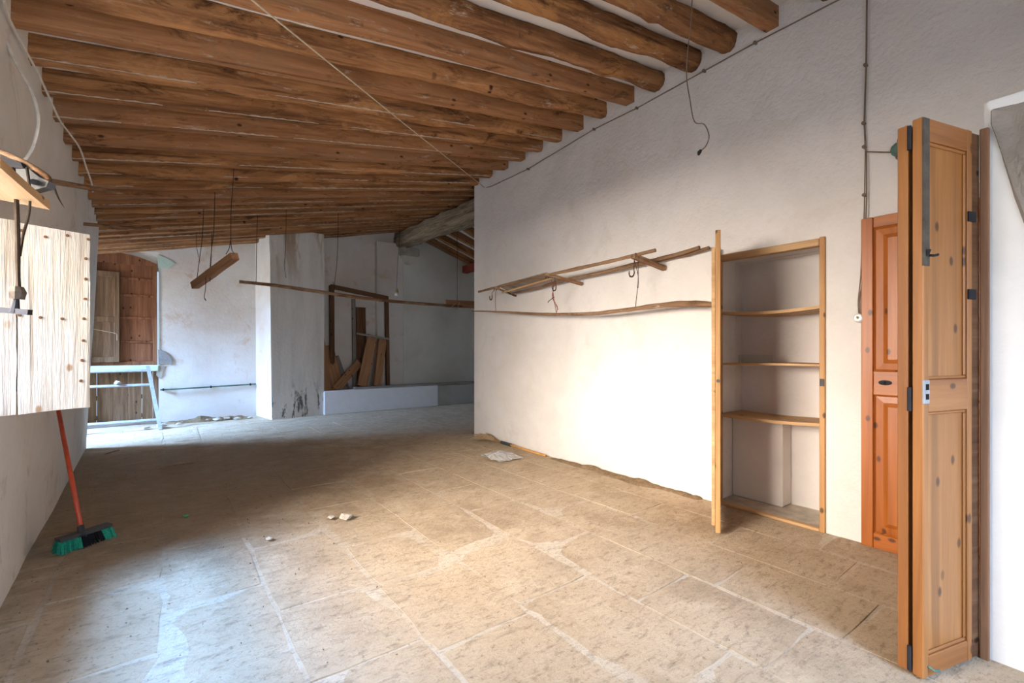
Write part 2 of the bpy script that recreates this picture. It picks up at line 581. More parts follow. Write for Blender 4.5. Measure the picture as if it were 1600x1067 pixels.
def flagstone(x0, x1, y0, y1):
    nx, ny = 4, 5
    bm = BM()
    s = random.random() * 90
    hgt = random.uniform(0.0, .004)
    tx, ty = random.uniform(-.004, .004), random.uniform(-.004, .004)
    g = []
    for j in range(ny + 1):
        row = []
        for i in range(nx + 1):
            u, w = i / nx, j / ny
            x, y = lerp(x0, x1, u), lerp(y0, y1, w)
            ed = (i in (0, nx)) + (j in (0, ny))
            k = .008 if ed == 1 else .0
            x += noise.noise(Vector((x * 7, y * 7, s))) * (.015 if i in (0, nx) else .0)
            y += noise.noise(Vector((x * 7, y * 7, s + 9))) * (.015 if j in (0, ny) else .0)
            if ed == 2:  # worn corner
                c = random.uniform(.002, .009)
                x += c * (1 if i == 0 else -1); y += c * (1 if j == 0 else -1)
            z = hgt + tx * (u - .5) + ty * (w - .5) + noise.noise(Vector((x * 3, y * 3, s))) * .003 + .001
            if ed: z -= .002
            row.append(bm.verts.new((x, y, z)))
        g.append(row)
    for j in range(ny):
        for i in range(nx): bm.faces.new((g[j][i], g[j][i + 1], g[j + 1][i + 1], g[j + 1][i]))
    rim = [g[0][i] for i in range(nx + 1)] + [g[j][nx] for j in range(1, ny + 1)] + [g[ny][i] for i in range(nx - 1, -1, -1)] + [g[j][0] for j in range(ny - 1, 0, -1)]
    low = [bm.verts.new((v.co.x, v.co.y, -.03)) for v in rim]
    n = len(rim)
    for i in range(n): bm.faces.new((rim[i], low[i], low[(i + 1) % n], rim[(i + 1) % n]))
    obj('flagstone', bm, M_FLAG, floor)


row_x = [-.93, -.47, 0.0, .43, .90, 1.39, 1.87, 2.32, 2.80, 3.24, 3.62, 4.1, 4.57, 5.05, 5.5, 6.0, 6.5, 6.9]
known = {0: [3.0], 1: [3.17], 2: [2.75], 3: [2.42], 4: [2.95], 5: [1.775, 2.43], 6: [1.447, 2.20], 7: [1.30, 2.02], 8: [1.6, 2.23], 9: [1.15, 1.9]}
for i in range(len(row_x) - 1):
    x0, x1 = row_x[i], row_x[i + 1]
    ys = sorted(known.get(i, [2.5 + random.random() * .4]))
    while ys[0] > -.5: ys.insert(0, ys[0] - random.uniform(.58, .82))
    while ys[-1] < YB: ys.append(ys[-1] + random.uniform(.58, .86))
    for a, b_ in zip(ys[:-1], ys[1:]):
        if x0 > 3.5 and a < YP + .02: continue
        if x0 < -.9 and False: continue
        if b_ > 10.2: b_ = 10.0
        g = random.uniform(.004, .013)
        flagstone(x0 + g, x1 - g, a + g, b_ - g)
for (x0, x1) in ((-1.4, -.94), (-1.9, -1.41)):
    y = 7.95
    while y < 9.6:
        flagstone(x0 + .01, x1 - .01, y + .01, y + .62)
        y += .64


# ------------------------------------------------------------ walls
def holed_wall(ys, zs, holes, surf, depth, bm=None):
    """inner face grid over ys x zs, surf(y, z) -> point, cells in holes left open, thickness vector depth"""
    bm = bm or BM()
    depth = Vector(depth)
    ys = sorted(set(ys) | {h[0] for h in holes} | {h[1] for h in holes})
    zs = sorted(set(zs) | {h[2] for h in holes} | {h[3] for h in holes})
    A = [[bm.verts.new(surf(y, z)) for z in zs] for y in ys]
    B = [[bm.verts.new(Vector(surf(y, z)) + depth) for z in zs] for y in ys]
    ny, nz = len(ys) - 1, len(zs) - 1

    def solid(i, j):
        if not (0 <= i < ny and 0 <= j < nz): return False
        cy, cz = (ys[i] + ys[i + 1]) / 2, (zs[j] + zs[j + 1]) / 2
        return not any(h[0] < cy < h[1] and h[2] < cz < h[3] for h in holes)
    for i in range(ny):
        for j in range(nz):
            if not solid(i, j): continue
            bm.faces.new((A[i][j], A[i + 1][j], A[i + 1][j + 1], A[i][j + 1]))
            bm.faces.new((B[i][j], B[i][j + 1], B[i + 1][j + 1], B[i + 1][j]))
            for di, dj, p, q in ((-1, 0, (i, j), (i, j + 1)), (1, 0, (i + 1, j), (i + 1, j + 1)), (0, -1, (i, j), (i + 1, j)), (0, 1, (i, j + 1), (i + 1, j + 1))):
                if not solid(i + di, j + dj):
                    bm.faces.new((A[p[0]][p[1]], A[q[0]][q[1]], B[q[0]][q[1]], B[p[0]][p[1]]))
    return bm


def fr(a, b, n): return [a + (b - a) * i / n for i in range(n + 1)]


def left_x(y, z):
    b = -.63 - .15 * max(0, min(1, (y - 3.3) / 4.6))
    t = -.635 + .05 * max(0, min(1, (y - 3.5) / 2.4)) - .06 * max(0, min(1, (y - 6) / 1.9))
    return lerp(b, t, z / 2.9) + .012 * noise.noise(Vector((y * 1.1, z * 1.1, 3)))


WIN = (1.30, 3.14, .95, 2.12)
wall_left = tag(obj('wall_left', holed_wall(fr(-1.4, 7.88, 24), fr(0, 3.2, 8), [WIN], lambda y, z: (left_x(y, z), y, z), (-.32, 0, 0)), P_LEFT, smooth=False), kind='structure')
CUPY0, CUPY1, CUPZ0, CUPZ1 = 1.225, 1.985, .012, 1.985
wall_right = tag(obj('wall_right', holed_wall(fr(-1.4, YP, 20), fr(0, 3.95, 10), [(CUPY0, CUPY1, CUPZ0, CUPZ1)],
    lambda y, z: (XR + .014 * noise.noise(Vector((y * .9, z * .9, 8))) * (0 if (CUPY0 - .01 <= y <= CUPY1 + .01) else 1), y, z), (.3, 0, 0)), P_RIGHT), kind='structure')
# rounded end of the partition and its return
bm = BM()
pts = [(XR, YP, 0)] + [(XR + .05 - .05 * math.cos(a), YP + .05 * math.sin(a), 0) for a in fr(0, PI / 2, 4)][1:] + [(7.0, YP + .05, 0), (7.0, YP - .2, 0), (XR + .25, YP - .2, 0), (XR + .25, YP, 0)]
prism(bm, pts, (0, 0, 3.86))
tag(obj('wall_inner', bm, P_RIGHT), kind='structure')
DOOR3 = (-1.02, -.06, 0, 2.9)
wall_back = tag(obj('wall_back', holed_wall(fr(-2.7, 7.0, 20), fr(0, 4.3, 8), [DOOR3], lambda x, z: (x, YB + .02 * noise.noise(Vector((x * .8, z * .8, 4))) * (0 if -1.1 < x < .0 else 1), z), (0, .45, 0)), P_BACK), kind='structure')
tag(obj('wall_far_right', bx(6.95, 7.2, YP - .2, 10.3, 0, 4), P_DIM), kind='structure')
tag(obj('wall_far_left', holed_wall(fr(7.3, 10.3, 6), fr(0, 3.1, 6), [(8.3, 9.5, .7, 2.3)], lambda y, z: (-2.2, y, z), (-.3, 0, 0)), P_BACK), kind='structure')
tag(obj('wall_left_return', bx(-2.3, -.99, 7.35, 7.86, 0, 3.1), P_LEFT), kind='structure')
tag(obj('wall_front', holed_wall(fr(-1.1, 3.9, 10), fr(0, 3.95, 8), [(-.2, 2.1, 0, 2.45)], lambda x, z: (x, -1.0, z), (0, -.35, 0)), P_FRONT), kind='structure')

# projecting reveal at the right with the rough stripped arch
bm = BM()
prism(bm, [(2.655, .335, 0), (3.62, .40, 0), (3.62, -1.02, 0), (2.60, -1.02, 0)], (0, 0, 2.25))
bmesh.ops.bevel(bm, geom=[e for e in bm.edges if abs(e.verts[0].co.y - .335) < .01 and abs(e.verts[1].co.y - .335) < .01], offset=.012, segments=2, affect='EDGES')
reveal = tag(obj('wall_reveal', bm, P_FRONT), kind='structure')


def reveal_x(y): return lerp(2.60, 2.655, (y + 1.02) / 1.355)


# pillar, pilaster, trough
bm = BM()
nz = 12
prof = []
for i in range(nz + 1):
    z = 3.45 * i / nz
    k = .01 * noise.noise(Vector((z * 2, 0, 1)))
    lean = .07 * (z / 3.45)
    prof.append([(1.54 - lean * .6 + k, 9.10 - k, z), (2.455 + k, 9.2 + k, z), (2.455, 9.9, z), (1.40 - lean * .3, 9.9, z)])
vs = [[bm.verts.new(p) for p in r] for r in prof]
for i in range(nz):
    for k in range(4): bm.faces.new((vs[i][k], vs[i][(k + 1) % 4], vs[i + 1][(k + 1) % 4], vs[i + 1][k]))
bm.faces.new(vs[0][::-1]); bm.faces.new(vs[-1])
pillar = tag(obj('wall_pillar', bm, M_PILLAR), kind='structure')
pillar.data.materials.append(P_BACK)
for p in pillar.data.polygons:
    if p.normal.x < -.7: p.material_index = 1
tag(obj('wall_pilaster', bx(3.70, 4.32, 9.74, 9.9, 0, 3.62, bevel=.015), P_BACK), kind='structure')
trough = tag(obj('wall_trough', bx(2.44, 4.86, 9.13, 9.36, 0, .455, bevel=.012), P_LOW), kind='structure')
tag(obj('wall_trough_bare', bx(4.862, 6.94, 9.15, 9.36, 0, .45, bevel=.012), P_LOW2), kind='structure')
tag(obj('wall_manger_bed', bx(2.44, 6.94, 9.37, 9.88, 0, .40), P_DIM), kind='structure')
bm = BM()
box(bm, 4.33, 6.94, 9.80, 9.86, .4, 3.75)
tag(obj('wall_gable', bm, P_DIM), kind='structure')


# ------------------------------------------------------------ ceiling
def zl(y):
    pts = [(0, 2.97), (3.5, 2.97), (4.9, 2.82), (6.2, 2.755), (9.8, 2.80)]
    for (a, za), (b, zb) in zip(pts[:-1], pts[1:]):
        if y <= b: return lerp(za, zb, max(0, (y - a) / (b - a)))
    return pts[-1][1]


XRG = 4.22


def zbot(x, y):
    zr = 3.62 if y < 5.7 else lerp(3.62, 3.74, (y - 5.7) / 4)
    return lerp(zl(y), zr, (x + .65) / (XR + .65))


def zbot_r(x, y): return 3.93 - .33 * (x - XRG)


JH = .15
bm = BM()
xs, ysg = fr(-.94, XRG, 10), fr(-1.5, 10.35, 14)
ysg = sorted(ysg + [7.36, 7.38])
xs.insert(0, -2.6)


def cx(x, y): return x if x > -2 or y > 7.37 else -.96


g = [[bm.verts.new((cx(x, y), y, zbot(cx(x, y), y) + JH)) for y in ysg] for x in xs]
g2 = [[bm.verts.new((cx(x, y), y, zbot(cx(x, y), y) + JH + .12)) for y in ysg] for x in xs]
for i in range(len(xs) - 1):
    for j in range(len(ysg) - 1):
        bm.faces.new((g[i][j], g[i][j + 1], g[i + 1][j + 1], g[i + 1][j]))
        bm.faces.new((g2[i][j], g2[i + 1][j], g2[i + 1][j + 1], g2[i][j + 1]))
for j in range(len(ysg) - 1):
    bm.faces.new((g[0][j], g2[0][j], g2[0][j + 1], g[0][j + 1]))
    bm.faces.new((g[-1][j], g2[-1][j], g2[-1][j + 1], g[-1][j + 1]))
for i in range(len(xs) - 1):
    for e in (0, -1): bm.faces.new((g[i][e], g2[i][e], g2[i + 1][e], g[i + 1][e]))
prism(bm, [(XRG, 5.5, zbot_r(XRG, 0) + JH), (7.2, 5.5, zbot_r(7.2, 0) + JH), (7.2, 5.5, zbot_r(7.2, 0) + JH + .12), (XRG, 5.5, zbot_r(XRG, 0) + JH + .12)], (0, 4.85, 0))
ceiling = tag(obj('ceiling', bm, P_CEIL), kind='structure')


def joist(p0, p1, kind, w, h, seed):
    """p0, p1: ends of the underside centre line"""
    M, L = frame_M(p0, p1)
    bm = BM()
    n = 44
    rings = []
    rough = {'sawn': .003, 'rough': .0095, 'log': .015}[kind]
    seg = {'sawn': 8, 'rough': 16, 'log': 12}[kind]
    bend = random.uniform(-.02, .02) if kind != 'sawn' else random.uniform(-.008, .008)
    for i in range(n + 1):
        x = L * i / n
        t = i / n
        ring = []
        for k in range(seg):
            a = 2 * PI * (k + .5) / seg
            if kind == 'sawn':
                q = [(-.5, .025), (-.5, .975), (-.47, 1), (.47, 1), (.5, .975), (.5, .025), (.47, 0), (-.47, 0)][k]
                y, z = q[0] * w, q[1] * h
            else:
                e = 8 if kind == 'rough' else 2.15
                c, s = math.cos(a), math.sin(a)
                rr = (abs(c) ** e + abs(s) ** e) ** (-1 / e)
                y, z = c * rr * w / 2, h / 2 + s * rr * h / 2
            d = Vector((x * 2.2, y * 9, z * 9 + seed * 4.7))
            f = noise.noise(d) * rough * 1.4 + noise.noise(d * 3.1) * rough * .9 + noise.noise(d * 7) * rough * .35
            cy = y; cz = z - h / 2
            l = max(math.hypot(cy, cz), 1e-4)
            y += cy / l * f; z += cz / l * f
            z += bend * math.sin(PI * t) + (0 if kind == 'sawn' else .012 * noise.noise(Vector((x * .9, seed, 0))))
            y += (0 if kind == 'sawn' else .02 * noise.noise(Vector((x * .8, seed + 31, 0))))
            if kind != 'sawn': z = z * lerp(1.0, 1.08, t) - .002
            ring.append(bm.verts.new((x, y, z)))
        rings.append(ring)
    for i in range(n):
        for k in range(seg): bm.faces.new((rings[i][k], rings[i][(k + 1) % seg], rings[i + 1][(k + 1) % seg], rings[i + 1][k]))
    bm.faces.new(rings[0][::-1]); bm.faces.new(rings[-1])
    mat = {'sawn': W_SAWN, 'rough': W_ROUGH, 'log': W_LOG}[kind]
    return obj('joist', bm, mat, ceiling, M, smooth=(kind == 'log'), local=True)


kinds = {.54: 'log', .88: 'log', 1.22: 'log', 1.56: 'sawn', 1.885: 'log', 2.2: 'log', 2.55: 'log', 2.86: 'sawn', 3.2: 'rough', 3.53: 'sawn', 3.86: 'rough',
         4.21: 'rough', 4.53: 'sawn', 4.88: 'sawn', 5.24: 'rough', 5.58: 'rough', 5.92: 'rough', 6.26: 'sawn', 6.6: 'sawn', 6.95: 'rough', 7.3: 'sawn', 7.64: 'rough',
         7.98: 'rough', 8.32: 'sawn', 8.66: 'rough', 9.0: 'sawn', 9.34: 'rough', 9.7: 'rough'}
for i, (y, kd) in enumerate(kinds.items()):
    x0 = -.72 if y < 7.7 else -2.3
    x1 = 3.63 if y < 5.7 else XRG + .12
    w, h = {'sawn': (.095, .165), 'rough': (.10, .165), 'log': (.145, .165)}[kd]
    if y == 1.56: w = .10
    jo = joist((x0, y, zbot(x0, y)), (x1, y, zbot(x1, y)), kd, w * random.uniform(.93, 1.08), h, i + 1)
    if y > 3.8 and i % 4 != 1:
        # lime crust on the lower front edge, also standing in for lit undersides
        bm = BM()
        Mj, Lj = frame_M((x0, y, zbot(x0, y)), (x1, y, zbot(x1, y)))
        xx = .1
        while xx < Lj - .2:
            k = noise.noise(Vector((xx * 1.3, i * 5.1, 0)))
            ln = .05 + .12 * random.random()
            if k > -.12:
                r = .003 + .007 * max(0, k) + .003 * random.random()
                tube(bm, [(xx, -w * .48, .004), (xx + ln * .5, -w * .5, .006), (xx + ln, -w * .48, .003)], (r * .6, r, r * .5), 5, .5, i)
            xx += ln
        obj('lit_edge_crust', bm, M_LIT_CRUST, jo, Mj, local=True)
for i, y in enumerate(fr(6.15, 9.66, 7)):
    joist((XRG - .1, y, zbot_r(XRG - .1, y)), (7.0, y, zbot_r(7.0, y)), ['rough', 'sawn'][i % 2], .10, .15, i + 50)

# ridge beam, rough hewn
p0, p1 = Vector((4.06, 5.6, 3.28)), Vector((4.27, 9.83, 3.52))
M, L = frame_M(p0, p1)
bm = BM()
n, rings = 30, []
for i in range(n + 1):
    x = L * i / n
    ring = []
    for k in range(12):
        a = 2 * PI * (k + .5) / 12
        c, s = math.cos(a), math.sin(a)
        e = 4
        rr = (abs(c) ** e + abs(s) ** e) ** (-1 / e)
        y, z = c * rr * .15, .18 + s * rr * .18
        f = 1 + .16 * noise.noise(Vector((x * 2.5, y * 6, z * 6))) + .08 * noise.noise(Vector((x * 8, y * 14, z * 14)))
        ring.append(bm.verts.new((x, y * f, .18 + (z - .18) * f)))
    rings.append(ring)
for i in range(n):
    for k in range(12): bm.faces.new((rings[i][k], rings[i][(k + 1) % 12], rings[i + 1][(k + 1) % 12], rings[i + 1][k]))
bm.faces.new(rings[0][::-1]); bm.faces.new(rings[-1])
obj('ridge_beam', bm, W_BEAM, ceiling, M, local=True)
plank('purlin', (5.95, 5.7, 3.22), (5.95, 9.86, 3.22), .14, .17, W_RED, ceiling)
# corbel under the ridge beam
bm = BM()
box(bm, 4.20, 4.60, 9.52, 9.86, 3.34, 3.53, bevel=.02)
for v in bm.verts: v.co += Vector((noise.noise(v.co * 5), noise.noise(v.co * 5 + Vector((3, 0, 0))), noise.noise(v.co * 5 + Vector((0, 8, 0))))) * .02
obj('corbel', bm, M_STONE, wall_back)
bm = BM()
prism(bm, [(4.22, 9.86, 3.34), (4.58, 9.86, 3.34), (4.54, 9.86, 3.22), (4.44, 9.86, 3.16), (4.3, 9.86, 3.2)], (0, -.26, 0))
obj('corbel_base', bm, P_BACK, wall_back)

# rough stripped stone on the reveal
edge = [(1547, 192), (1556, 216), (1570, 262), (1585, 312), (1600, 352), (1640, 470), (1690, 600)]
pl = [at(x, y, X=2.645) for x, y in edge]
bm = BM()
low = [(reveal_x(p.y) - .0, p.y, p.z) for p in pl]
yb = low[-1][1]
poly = low + [(reveal_x(yb), yb, 2.20), (reveal_x(low[0][1]), low[0][1], 2.19)]
# subdivided slab, 2 cm proud
nu, nw = 18, 10
gv = []
for i in range(nu + 1):
    t = i / nu * (len(low) - 1)
    k = min(int(t), len(low) - 2)
    p = Vector(low[k]).lerp(Vector(low[k + 1]), t - k)
    row = []
    for j in range(nw + 1):
        z = lerp(p.z, 2.215, j / nw)
        d = .012 + .012 * noise.noise(Vector((p.y * 14, z * 14, 2)))
        if j in (0, nw) or i in (0,): d = -.002
        row.append(bm.verts.new((p.x - d, p.y, z)))
    gv.append(row)
for i in range(nu):
    for j in range(nw): bm.faces.new((gv[i][j], gv[i + 1][j], gv[i + 1][j + 1], gv[i][j + 1]))
bm2 = BM()
obj('stripped_arch', bm, M_ROUGH, reveal)
bm2.free()

# ------------------------------------------------------------ cupboard in the right wall
cup = thing('wall_cupboard', (3.6, 1.6, 0), 'built-in wall cupboard with pine frame, three sagging shelves and open door', 'cupboard')
D0 = 3.995  # plaster back
bm = BM(); box(bm, D0, D0 + .06, 1.1, 2.1, 0, 2.1); obj('niche_back', bm, P_NICHE, cup)
bm = BM(); box(bm, XR + .295, D0 + .02, CUPY1 - .005, CUPY1 + .12, 0, 2.1); obj('niche_side', bm, P_NICHE, cup)
bm = BM(); box(bm, XR + .295, D0 + .02, CUPY0 - .12, CUPY0 + .005, 0, 2.1); obj('niche_side', bm, P_NICHE, cup)
bm = BM(); box(bm, XR + .295, D0 + .02, CUPY0 - .02, CUPY1 + .02, CUPZ1 - .005, CUPZ1 + .1); obj('niche_top', bm, P_NICHE, cup)
bm = BM(); box(bm, XR - .005, D0 + .02, CUPY0, CUPY1, -.02, .02); obj('niche_floor', bm, M_LUMP, cup)
bm = BM(); box(bm, 3.83, D0, 1.585, CUPY1, .018, .70, bevel=.012); obj('niche_step', bm, P_NICHE, cup)
F = (XR - .018, XR + .05)
bm = BM(); box(bm, F[0], F[1], CUPY0 - .012, CUPY0 + .022, .0, 2.02, bevel=.004); fs = obj('frame_stile', bm, W_CUP, cup)
bm = BM(); box(bm, F[0] - .004, F[0], CUPY0 - .009, CUPY0 + .018, 1.0, 1.05); obj('latch_plate', bm, M_STEEL, fs)
bm = BM(); box(bm, F[0], F[1], CUPY1 - .022, CUPY1 + .012, .0, 2.02, bevel=.004); obj('frame_stile', bm, W_CUP, cup)
bm = BM(); box(bm, F[0] - .004, F[1], CUPY0 + .022, CUPY1 - .022, 1.962, 2.012, bevel=.005); obj('frame_rail', bm, W_SHELF, cup)
bm = BM(); box(bm, F[0], F[1] - .02, CUPY0 + .022, CUPY1 - .022, .0, .022, bevel=.004); obj('frame_sill', bm, W_SHELF, cup)
for z, th, sag, tl in ((1.548, .022, .020, .0), (1.135, .016, -.004, -.01), (.722, .022, .012, -.012)):
    bm = BM()
    nn = 10
    rings = []
    for i in range(nn + 1):
        t = i / nn
        y = lerp(CUPY0 + .004, CUPY1 - .004, t)
        zz = z - sag * math.sin(PI * t) + tl * (t - .5)
        rings.append([bm.verts.new(p) for p in ((3.625, y, zz - th / 2), (3.99, y, zz - th / 2), (3.99, y, zz + th / 2), (3.625, y, zz + th / 2))])
    for i in range(nn):
        for k in range(4): bm.faces.new((rings[i][k], rings[i][(k + 1) % 4], rings[i + 1][(k + 1) % 4], rings[i + 1][k]))
    bm.faces.new(rings[0][::-1]); bm.faces.new(rings[-1])
    obj('shelf', bm, W_SHELF, cup)
# open door leaf
hp = Vector((3.585, 1.985, .01)); fe = Vector((2.975, 1.635, .01))
Md, Ld = frame_M(hp, fe)
dz0, dz1 = 0.005, 2.045
dleaf = BM(); box(dleaf, .05, Ld - .05, -.008, .008, .05, 1.96); dleaf = obj('door', dleaf, W_CUP, cup, Md, local=True)
for a, b_ in ((.0, .07), (Ld - .07, Ld)):
    obj('stile', bx(a, b_, -.016, .016, dz0, dz1, bevel=.003), W_CUP, dleaf, Md, local=True)
for a, b_ in ((.02, .11), (.92, 1.02), (1.9, 2.0)):
    obj('rail', bx(.07, Ld - .07, -.015, .015, a, b_, bevel=.003), W_CUP, dleaf, Md, local=True)
obj('lit_face_strip', bx(Ld - .035, Ld - .004, -.04, -.0165, .05, 1.93, bevel=.003), W_SHELF, dleaf, Md, local=True)  # paler strip standing in for the window-lit outer face of the leaf
bm = BM(); tube(bm, [(Ld, 0, 1.03), (Ld + .018, 0, 1.03), (Ld + .022, 0, 1.03)], [.006, .01, .012], 8)
tag(obj('knob', bm, M_STEEL, dleaf, Md, local=True), 'small steel knob')
# glass sheet on the middle shelf
bm = BM(); box(bm, 3.70, 3.703, 1.60, 1.86, 1.14, 1.207)
gp = tag(obj('glass_sheet', bm, glass_mat()), 'small clear glass sheet standing on the middle cupboard shelf', 'glass')

# ------------------------------------------------------------ door_1: closed panelled door in the right wall
d1 = thing('door_1', (XR, .6, 0), 'closed orange pine panelled door in the right wall', kind='structure')
xf = XR - .035
y1, y0, zt = 1.005, .16, 2.085


def d1part(name, a, b_, z0, z1, x0, mat, bev=.004): return obj(name, bx(x0, XR + .005, a, b_, z0, z1, bevel=bev), mat, d1)


d1part('stile', y1 - .062, y1, -.0, zt, xf, W_DOOR)
d1part('stile', y0, y0 + .062, -.0, zt, xf, W_DOOR)
d1part('rail', y0 + .063, y1 - .063, zt - .07, zt, xf + .002, W_DOORX)
lr = d1part('rail', y0 + .063, y1 - .063, .965, 1.115, xf + .002, W_DOORX)
d1part('rail', y0 + .063, y1 - .063, 0, .095, xf + .002, W_DOORX)


def raised(name, ya, yb_, za, zb_):
    bm = BM()
    rs = []
    for ins, x in ((0, xf + .012), (.012, xf + .026), (.05, xf + .022), (.075, xf + .010)):
        rs.append([bm.verts.new(p) for p in ((x, ya + ins, za + ins), (x, yb_ - ins, za + ins), (x, yb_ - ins, zb_ - ins), (x, ya + ins, zb_ - ins))])
    for a, b_ in zip(rs[:-1], rs[1:]):
        for k in range(4): bm.faces.new((a[k], a[(k + 1) % 4], b_[(k + 1) % 4], b_[k]))
    bm.faces.new(rs[-1])
    bk = [bm.verts.new((XR + .004, v.co.y, v.co.z)) for v in rs[0]]
    for k in range(4): bm.faces.new((rs[0][k], rs[0][(k + 1) % 4], bk[(k + 1) % 4], bk[k]))
    bm.faces.new(bk[::-1])
    return obj(name, bm, W_DOOR, d1)


raised('panel', y0 + .06, y1 - .06, 1.113, zt - .068)
raised('panel', y0 + .06, y1 - .06, .093, .967)
kp = at(1383, 598, X=xf)
bm = BM()
prism(bm, [(xf + .001, kp.y + .034 * math.cos(a) * (1 if abs(math.cos(a)) > .3 else .9), kp.z + .016 * math.sin(a)) for a in fr(0, 2 * PI, 12)[:-1]], (-.004, 0, 0))
kh = obj('keyhole_plate', bm, M_IRON, lr)
bm = BM(); prism(bm, [(xf - .003, kp.y + .007 * math.cos(a), kp.z + .010 * math.sin(a)) for a in fr(0, 2 * PI, 8)[:-1]], (-.002, 0, 0))
obj('key_slot', bm, M_HOLE, lr)

# ------------------------------------------------------------ door_2: folded two-leaf door beside the camera
H = Vector((2.628, .345, 0)); E = Vector((2.272, .447, 0))
d2 = thing('door_2', H, 'tall varnished pine folding door standing open at the right', kind='structure')
M2, L2 = frame_M(H, E)   # local x from hinge to free edge, local y: to the side; z up
# local +y points away from the camera or towards it: find it
ydir = 1 if (M2.to_3x3() @ Vector((0, 1, 0))).dot(Vector((-.27, -.96, 0))) > 0 else -1


def yy(a, b_): return (min(a * ydir, b_ * ydir), max(a * ydir, b_ * ydir))


def leaf(off, zt_, name, h0=0.0):
    """off: distance of the face towards the camera"""
    th = .036
    p = BM(); box(p, h0 + .04, L2 - .04, *yy(off - th + .012, off - .014), .05, zt_ - .05)
    pn = obj(name, p, W_PALE, d2, M2, local=True)
    for a, b_ in ((h0, h0 + .03), (L2 - .034, L2)):
        obj('stile', bx(a, b_, *yy(off - th, off), .012, zt_, bevel=.003), W_PALE, pn, M2, local=True)
    for a, b_ in ((zt_ - .085, zt_), (1.012, 1.135), (.012, .09)):
        obj('rail', bx(h0 + .03, L2 - .034, *yy(off - th + .001, off - .001), a, b_, bevel=.003), W_PALEX, pn, M2, local=True)
    for a, b_ in ((1.135, zt_ - .085), (.09, 1.012)):
        for u, w in ((a, a + .012), (b_ - .012, b_)):
            obj('moulding', bx(h0 + .03, L2 - .034, *yy(off - .016, off - .006), u, w, bevel=.004), W_PALEX, pn, M2, local=True)
        for u, w in ((h0 + .03, h0 + .042), (L2 - .046, L2 - .034)):
            obj('moulding', bx(u, w, *yy(off - .016, off - .006), a + .012, b_ - .012, bevel=.004), W_PALE, pn, M2, local=True)
    return pn


A = leaf(.0, 2.125, 'front_leaf', .05)
obj('shade_strip', bx(-.012, .049, *yy(-.036, -.006), .012, 2.12), W_PLKD, d2, M2, local=True)  # dark strip standing in for the shade between leaf and frame post
Bf = leaf(-.05, 2.115, 'rear_leaf')
tag(obj('edge_strip', bx(L2 - .034, L2 + .0005, *yy(-.004, .003), 1.565, 2.12), M_STRIP, A, M2, local=True), 'grey worn metal strip on the free edge')
bm = BM(); tube(bm, [(L2 - .022, .003 * ydir, 1.605), (L2 - .024, .02 * ydir, 1.60), (L2 - .04, .024 * ydir, 1.603), (L2 - .062, .014 * ydir, 1.608)], .005, 6)
tube(bm, [(L2 - .015, .004 * ydir, 1.60), (L2 - .015, .012 * ydir, 1.625)], .006, 6)
obj('hook', bm, M_IRON, A, M2, local=True)
lk = obj('lock_plate', bx(L2 - .034, L2 + .002, *yy(-.004, .004), 1.045, 1.135, bevel=.002), M_ZINC, A, M2, local=True)
bm = BM(); box(bm, L2 - .026, L2 - .008, *yy(.003, .0055), 1.062, 1.083); box(bm, L2 - .026, L2 - .008, *yy(.003, .0055), 1.098, 1.12)
obj('lock_slot', bm, M_HOLE, A, M2, local=True)
for z in (.07, 1.06, 2.06):
    bm = BM(); tube(bm, [(L2 + .006, -.042 * ydir, z - .045), (L2 + .006, -.042 * ydir, z + .045)], .007, 8)
    obj('hinge', bm, M_IRON, Bf, M2, local=True)
for z in (1.45, 1.76):
    obj('hinge', bx(.03, .08, *yy(-.002, .004), z, z + .04, bevel=.001), M_IRON, A, M2, local=True)
bm = BM(); tube(bm, [(L2 - .03, .0, .055), (L2 - .03, .02 * ydir, .05), (L2 - .06, .02 * ydir, .045)], .005, 6)
obj('catch', bm, M_PIPE, A, M2, local=True)
obj('frame_post', bx(2.630, 2.652, .318, .345, 0, 2.14, bevel=.003), W_POST, d2)

# ------------------------------------------------------------ window_1: bleached shutter on the left
w1 = thing('window_1', (-.64, 3.15, .95), 'left window with a bleached plank shutter swung into the room', kind='structure')
s0, s1 = Vector((-.66, 3.145, 0)), Vector((-.305, 3.225, 0))
Ms, Ls = frame_M(s0, s1)
zs0, zs1 = .948, 1.848


def shutter_board(x0, x1, sd, ztop=(0, 0), zb=(0, 0)):
    bm = BM()
    nx, nz_ = 4, 14
    f, bk = [], []
    for i in range(nx + 1):
        rf, rb = [], []
        for j in range(nz_ + 1):
            x = lerp(x0, x1, i / nx); z = lerp(zs0 + lerp(zb[0], zb[1], i / nx), zs1 + lerp(ztop[0], ztop[1], i / nx), j / nz_)
            if i in (0, nx): x += .005 * noise.noise(Vector((z * 8, sd + i, 0)))
            if j == 0: z += .008 * noise.noise(Vector((x * 22, sd, 4)))
            d = .002 * noise.noise(Vector((x * 20, z * 5, sd)))
            rf.append(bm.verts.new((x, -.016 + d, z))); rb.append(bm.verts.new((x, .014, z)))
        f.append(rf); bk.append(rb)
    for i in range(nx):
        for j in range(nz_):
            bm.faces.new((f[i][j], f[i + 1][j], f[i + 1][j + 1], f[i][j + 1]))
            bm.faces.new((bk[i][j], bk[i][j + 1], bk[i + 1][j + 1], bk[i + 1][j]))
    for j in range(nz_):
        for i in (0, nx): bm.faces.new((f[i][j], f[i][j + 1], bk[i][j + 1], bk[i][j]))
    for i in range(nx):
        for j in (0, nz_): bm.faces.new((f[i][j], f[i + 1][j], bk[i + 1][j], bk[i][j]))
    return bm


